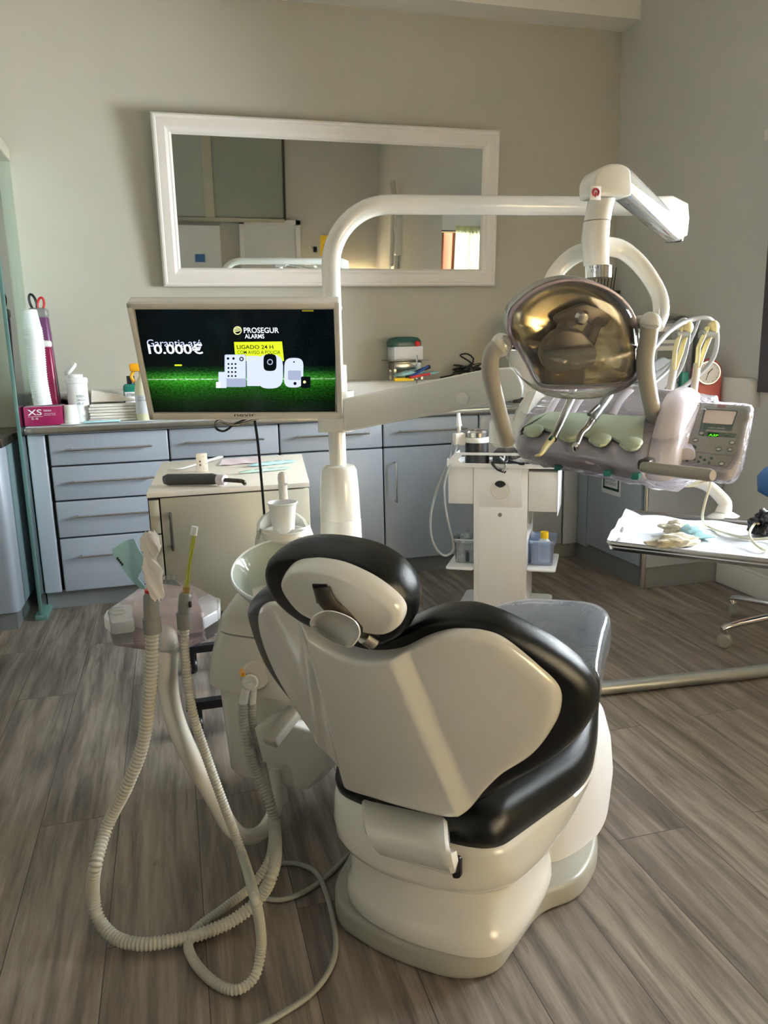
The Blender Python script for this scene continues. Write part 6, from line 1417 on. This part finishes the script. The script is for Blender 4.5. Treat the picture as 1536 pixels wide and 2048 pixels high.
# tissue twisted round the big handle, pouch
mb = MB(); rings = []
tp_ = [(300, 1064, .006, 0), (300, 1076, .014, .3), (303, 1092, .016, .8), (306, 1106, .013, 1.4), (301, 1118, .010, 1.9), (303, 1130, .014, 2.4), (308, 1145, .015, 2.9), (307, 1160, .013, 3.3), (310, 1175, .012, 3.7), (314, 1190, .011, 4.0), (316, 1200, .005, 4.2)]
for px_, py_, r, tw_ in tp_:
    c = YA(px_, py_, YS-.016); rings.append([c+V((math.cos(a+tw_)*r*(1+.28*math.sin(3*a+tw_*2)), math.sin(a+tw_)*r*.45*(1+.3*math.cos(4*a+tw_)), .003*math.sin(5*a))) for a in [2*PI*j/22 for j in range(22)]])
mb.loft(rings); tag(build('tissue', mb, 'tissue', ang=40), 'white crumpled tissue wrapped round the thick suction handle', 'tissue')
pp_ = [(224, 1098), (248, 1082), (268, 1077), (278, 1100), (294, 1122), (298, 1128), (284, 1140), (276, 1156), (290, 1172), (292, 1180), (280, 1178), (262, 1160), (240, 1132), (226, 1112)]
pq = [YA(a, b, YS+.02+.0006*(b-1100)*.2) for a, b in pp_]
mb = MB().prism(pq, (0, .004, 0), bev=.0012); tg = build('torn_pouch', mb, 'pouch', ang=30); tag(tg, 'torn pale blue sterile pouch hanging beside the thick suction handle', 'pouch')
mb = MB()
for k in range(4): c = YA(235+k*3.2, 1117+k*4, YS+.0195); mb.box(c, (.0034, .0006, .0042))
build('indicator_marks', mb, 'text_k', parent=tg)
# curved support arm
asp = [AP(332, 1225, -.05), YA(335, 1290, 1.46), YA(336, 1370, 1.47), YA(350, 1440, 1.47), YA(385, 1520, 1.48), YA(425, 1590, 1.49), YA(462, 1655, 1.50), YA(495, 1674, 1.53), YA(528, 1660, 1.57), YA(551, 1615, 1.61), YA(556, 1555, 1.63)]
sarm = thing('support_arm', 'cream curved tubular arm carrying the suction holder from under the spittoon unit', 'arm', YA(495, 1690, 1.53))
build('tube', MB().tube(cr_open(asp, 8), lambda t: .021-.004*t, 20), 'white', parent=sarm, ang=60)
build('end_socket', MB().lathe([(.024, -.03), (.024, .0)], asp[0]+V((0, 0, .01)), seg=24), 'white', parent=sarm)
# hoses
def fl(px, py, z): return PZ(px, py, z)
h1 = [YA(304, 1262), YA(303, 1320), YA(298, 1400), YA(285, 1490), YA(255, 1570), YA(215, 1650, 1.41), fl(190, 1735, .16), fl(186, 1790, .08), fl(198, 1840, .035), fl(232, 1876, .02), fl(285, 1888, .018), fl(350, 1880, .018), fl(410, 1865, .018), fl(470, 1838, .024), fl(520, 1795, .05), fl(548, 1735, .10), YA(551, 1660, 1.50), YA(538, 1600, 1.54), YA(515, 1545, 1.565), YA(496, 1490, 1.565), YA(486, 1440, 1.575), YA(486, 1405, 1.575)]
hose('suction_hose', h1, lambda t: .0115 if t < .93 else .0095, 'hose', 'thick ribbed grey suction hose sweeping out widest on the floor', rib=.0075, sm=10, seg=14)
h2 = [YA(368, 1255), YA(370, 1320), YA(384, 1420), YA(412, 1510), YA(448, 1610, 1.39), YA(485, 1710, 1.37), fl(508, 1790, .20), fl(520, 1850, .12), fl(522, 1900, .06), fl(508, 1955, .025), fl(470, 1980, .014), fl(425, 1962, .012), fl(388, 1922, .012), fl(376, 1885, .012), fl(395, 1856, .014), fl(450, 1815, .014), fl(505, 1770, .02), fl(540, 1712, .06), YA(545, 1640, 1.52), YA(532, 1560, 1.56), YA(512, 1480, 1.58), YA(505, 1440, 1.58), YA(504, 1405, 1.58)]
hose('suction_hose', h2, lambda t: .0085, 'hose', 'thinner ribbed grey suction hose making the narrow loop on the floor', rib=.0062, sm=10, seg=14)
c1 = [fl(505, 2060, .006), fl(560, 2030, .006), fl(625, 1985, .006), fl(660, 1938, .006), fl(672, 1890, .006), fl(664, 1830, .006), fl(648, 1775, .008), fl(628, 1742, .012), fl(595, 1728, .006), fl(560, 1728, .006), fl(525, 1745, .006), fl(508, 1768, .006), fl(520, 1790, .006), fl(555, 1800, .006), fl(600, 1788, .006), fl(645, 1760, .006), fl(685, 1722, .006), fl(712, 1695, .006)]
hose('floor_cable', c1, .0052, 'cable', 'smooth grey cable looping across the floor beside the chair base', 'cable')

# ================================================================== STOOL, FLOOR BAR
def bar_pt(px, py): return PZ(px, py, .02)
fb = thing('floor_bar', 'grey metal tube lying low across the floor right of the chair', 'bar', bar_pt(1370, 1365))
build('tube', MB().tube([PZ(1120, 1385, .022), PZ(1500, 1345, .022), PZ(1590, 1333, .022)], .0215, 18), 'steelgrey', parent=fb)
build('end_joint', MB().lathe([(.03, 0), (.03, .04)], PZ(1590, 1333, .0), seg=20), 'chrome', parent=fb)
hub = V((2.178, 2.172, .10))
stl = thing('rolling_stool', 'stool with a chrome star base and grey casters at the right edge', 'stool', (hub.x, hub.y, 0))
tip0 = V((1.868, 2.215, .09)); r0 = .31; a0_ = math.atan2(2.215-hub.y, 1.871-hub.x)
for k in range(5):
    a = a0_+k*2*PI/5; d = V((math.cos(a), math.sin(a), 0)); tip = hub+d*(r0)
    lg = build('leg', MB().tube([hub+V((0, 0, .0)), hub+d*.12+V((0, 0, .005)), hub+d*.20+V((0, 0, -.004)), tip+V((0, 0, -.022)), tip+V((0, 0, -.045))], lambda t: .020-.006*t, 14, smooth=4, flat=(V((0, 0, 1)), .75)), 'chrome', parent=stl)
    wd = V((math.cos(a+.9), math.sin(a+.9), 0))
    cs = build('caster', MB().lathe([(.022, -.016), (.026, -.012), (.026, .012), (.022, .016)], V((tip.x, tip.y, .026)), wd, seg=26), 'grey', parent=stl)
    build('caster_hood', MB().lathe([(.001, -.017), (.020, -.0165), (.020, -.0175)], V((tip.x, tip.y, .026)), wd, seg=22), 'hosegrey', parent=cs)
build('gas_column', MB().lathe([(.03, 0), (.03, .06), (.02, .08), (.02, .43)], (hub.x, hub.y, .08), seg=24), 'chrome', parent=stl)
build('seat', MB().lathe([(.001, .50), (.12, .50), (.155, .52), (.16, .57), (.14, .60), (.001, .605)], (hub.x-.045, hub.y, .04), seg=40), 'blue', parent=stl, ang=60)
build('backrest', MB().box((2.30, 2.30, .82), (.05, .24, .20), bev=.02, seg=4), 'blue', parent=stl)
build('back_support', MB().tube([(2.17, 2.18, .53), (2.30, 2.30, .55), (2.31, 2.31, .75)], .010, 10, smooth=4), 'chrome', parent=stl)
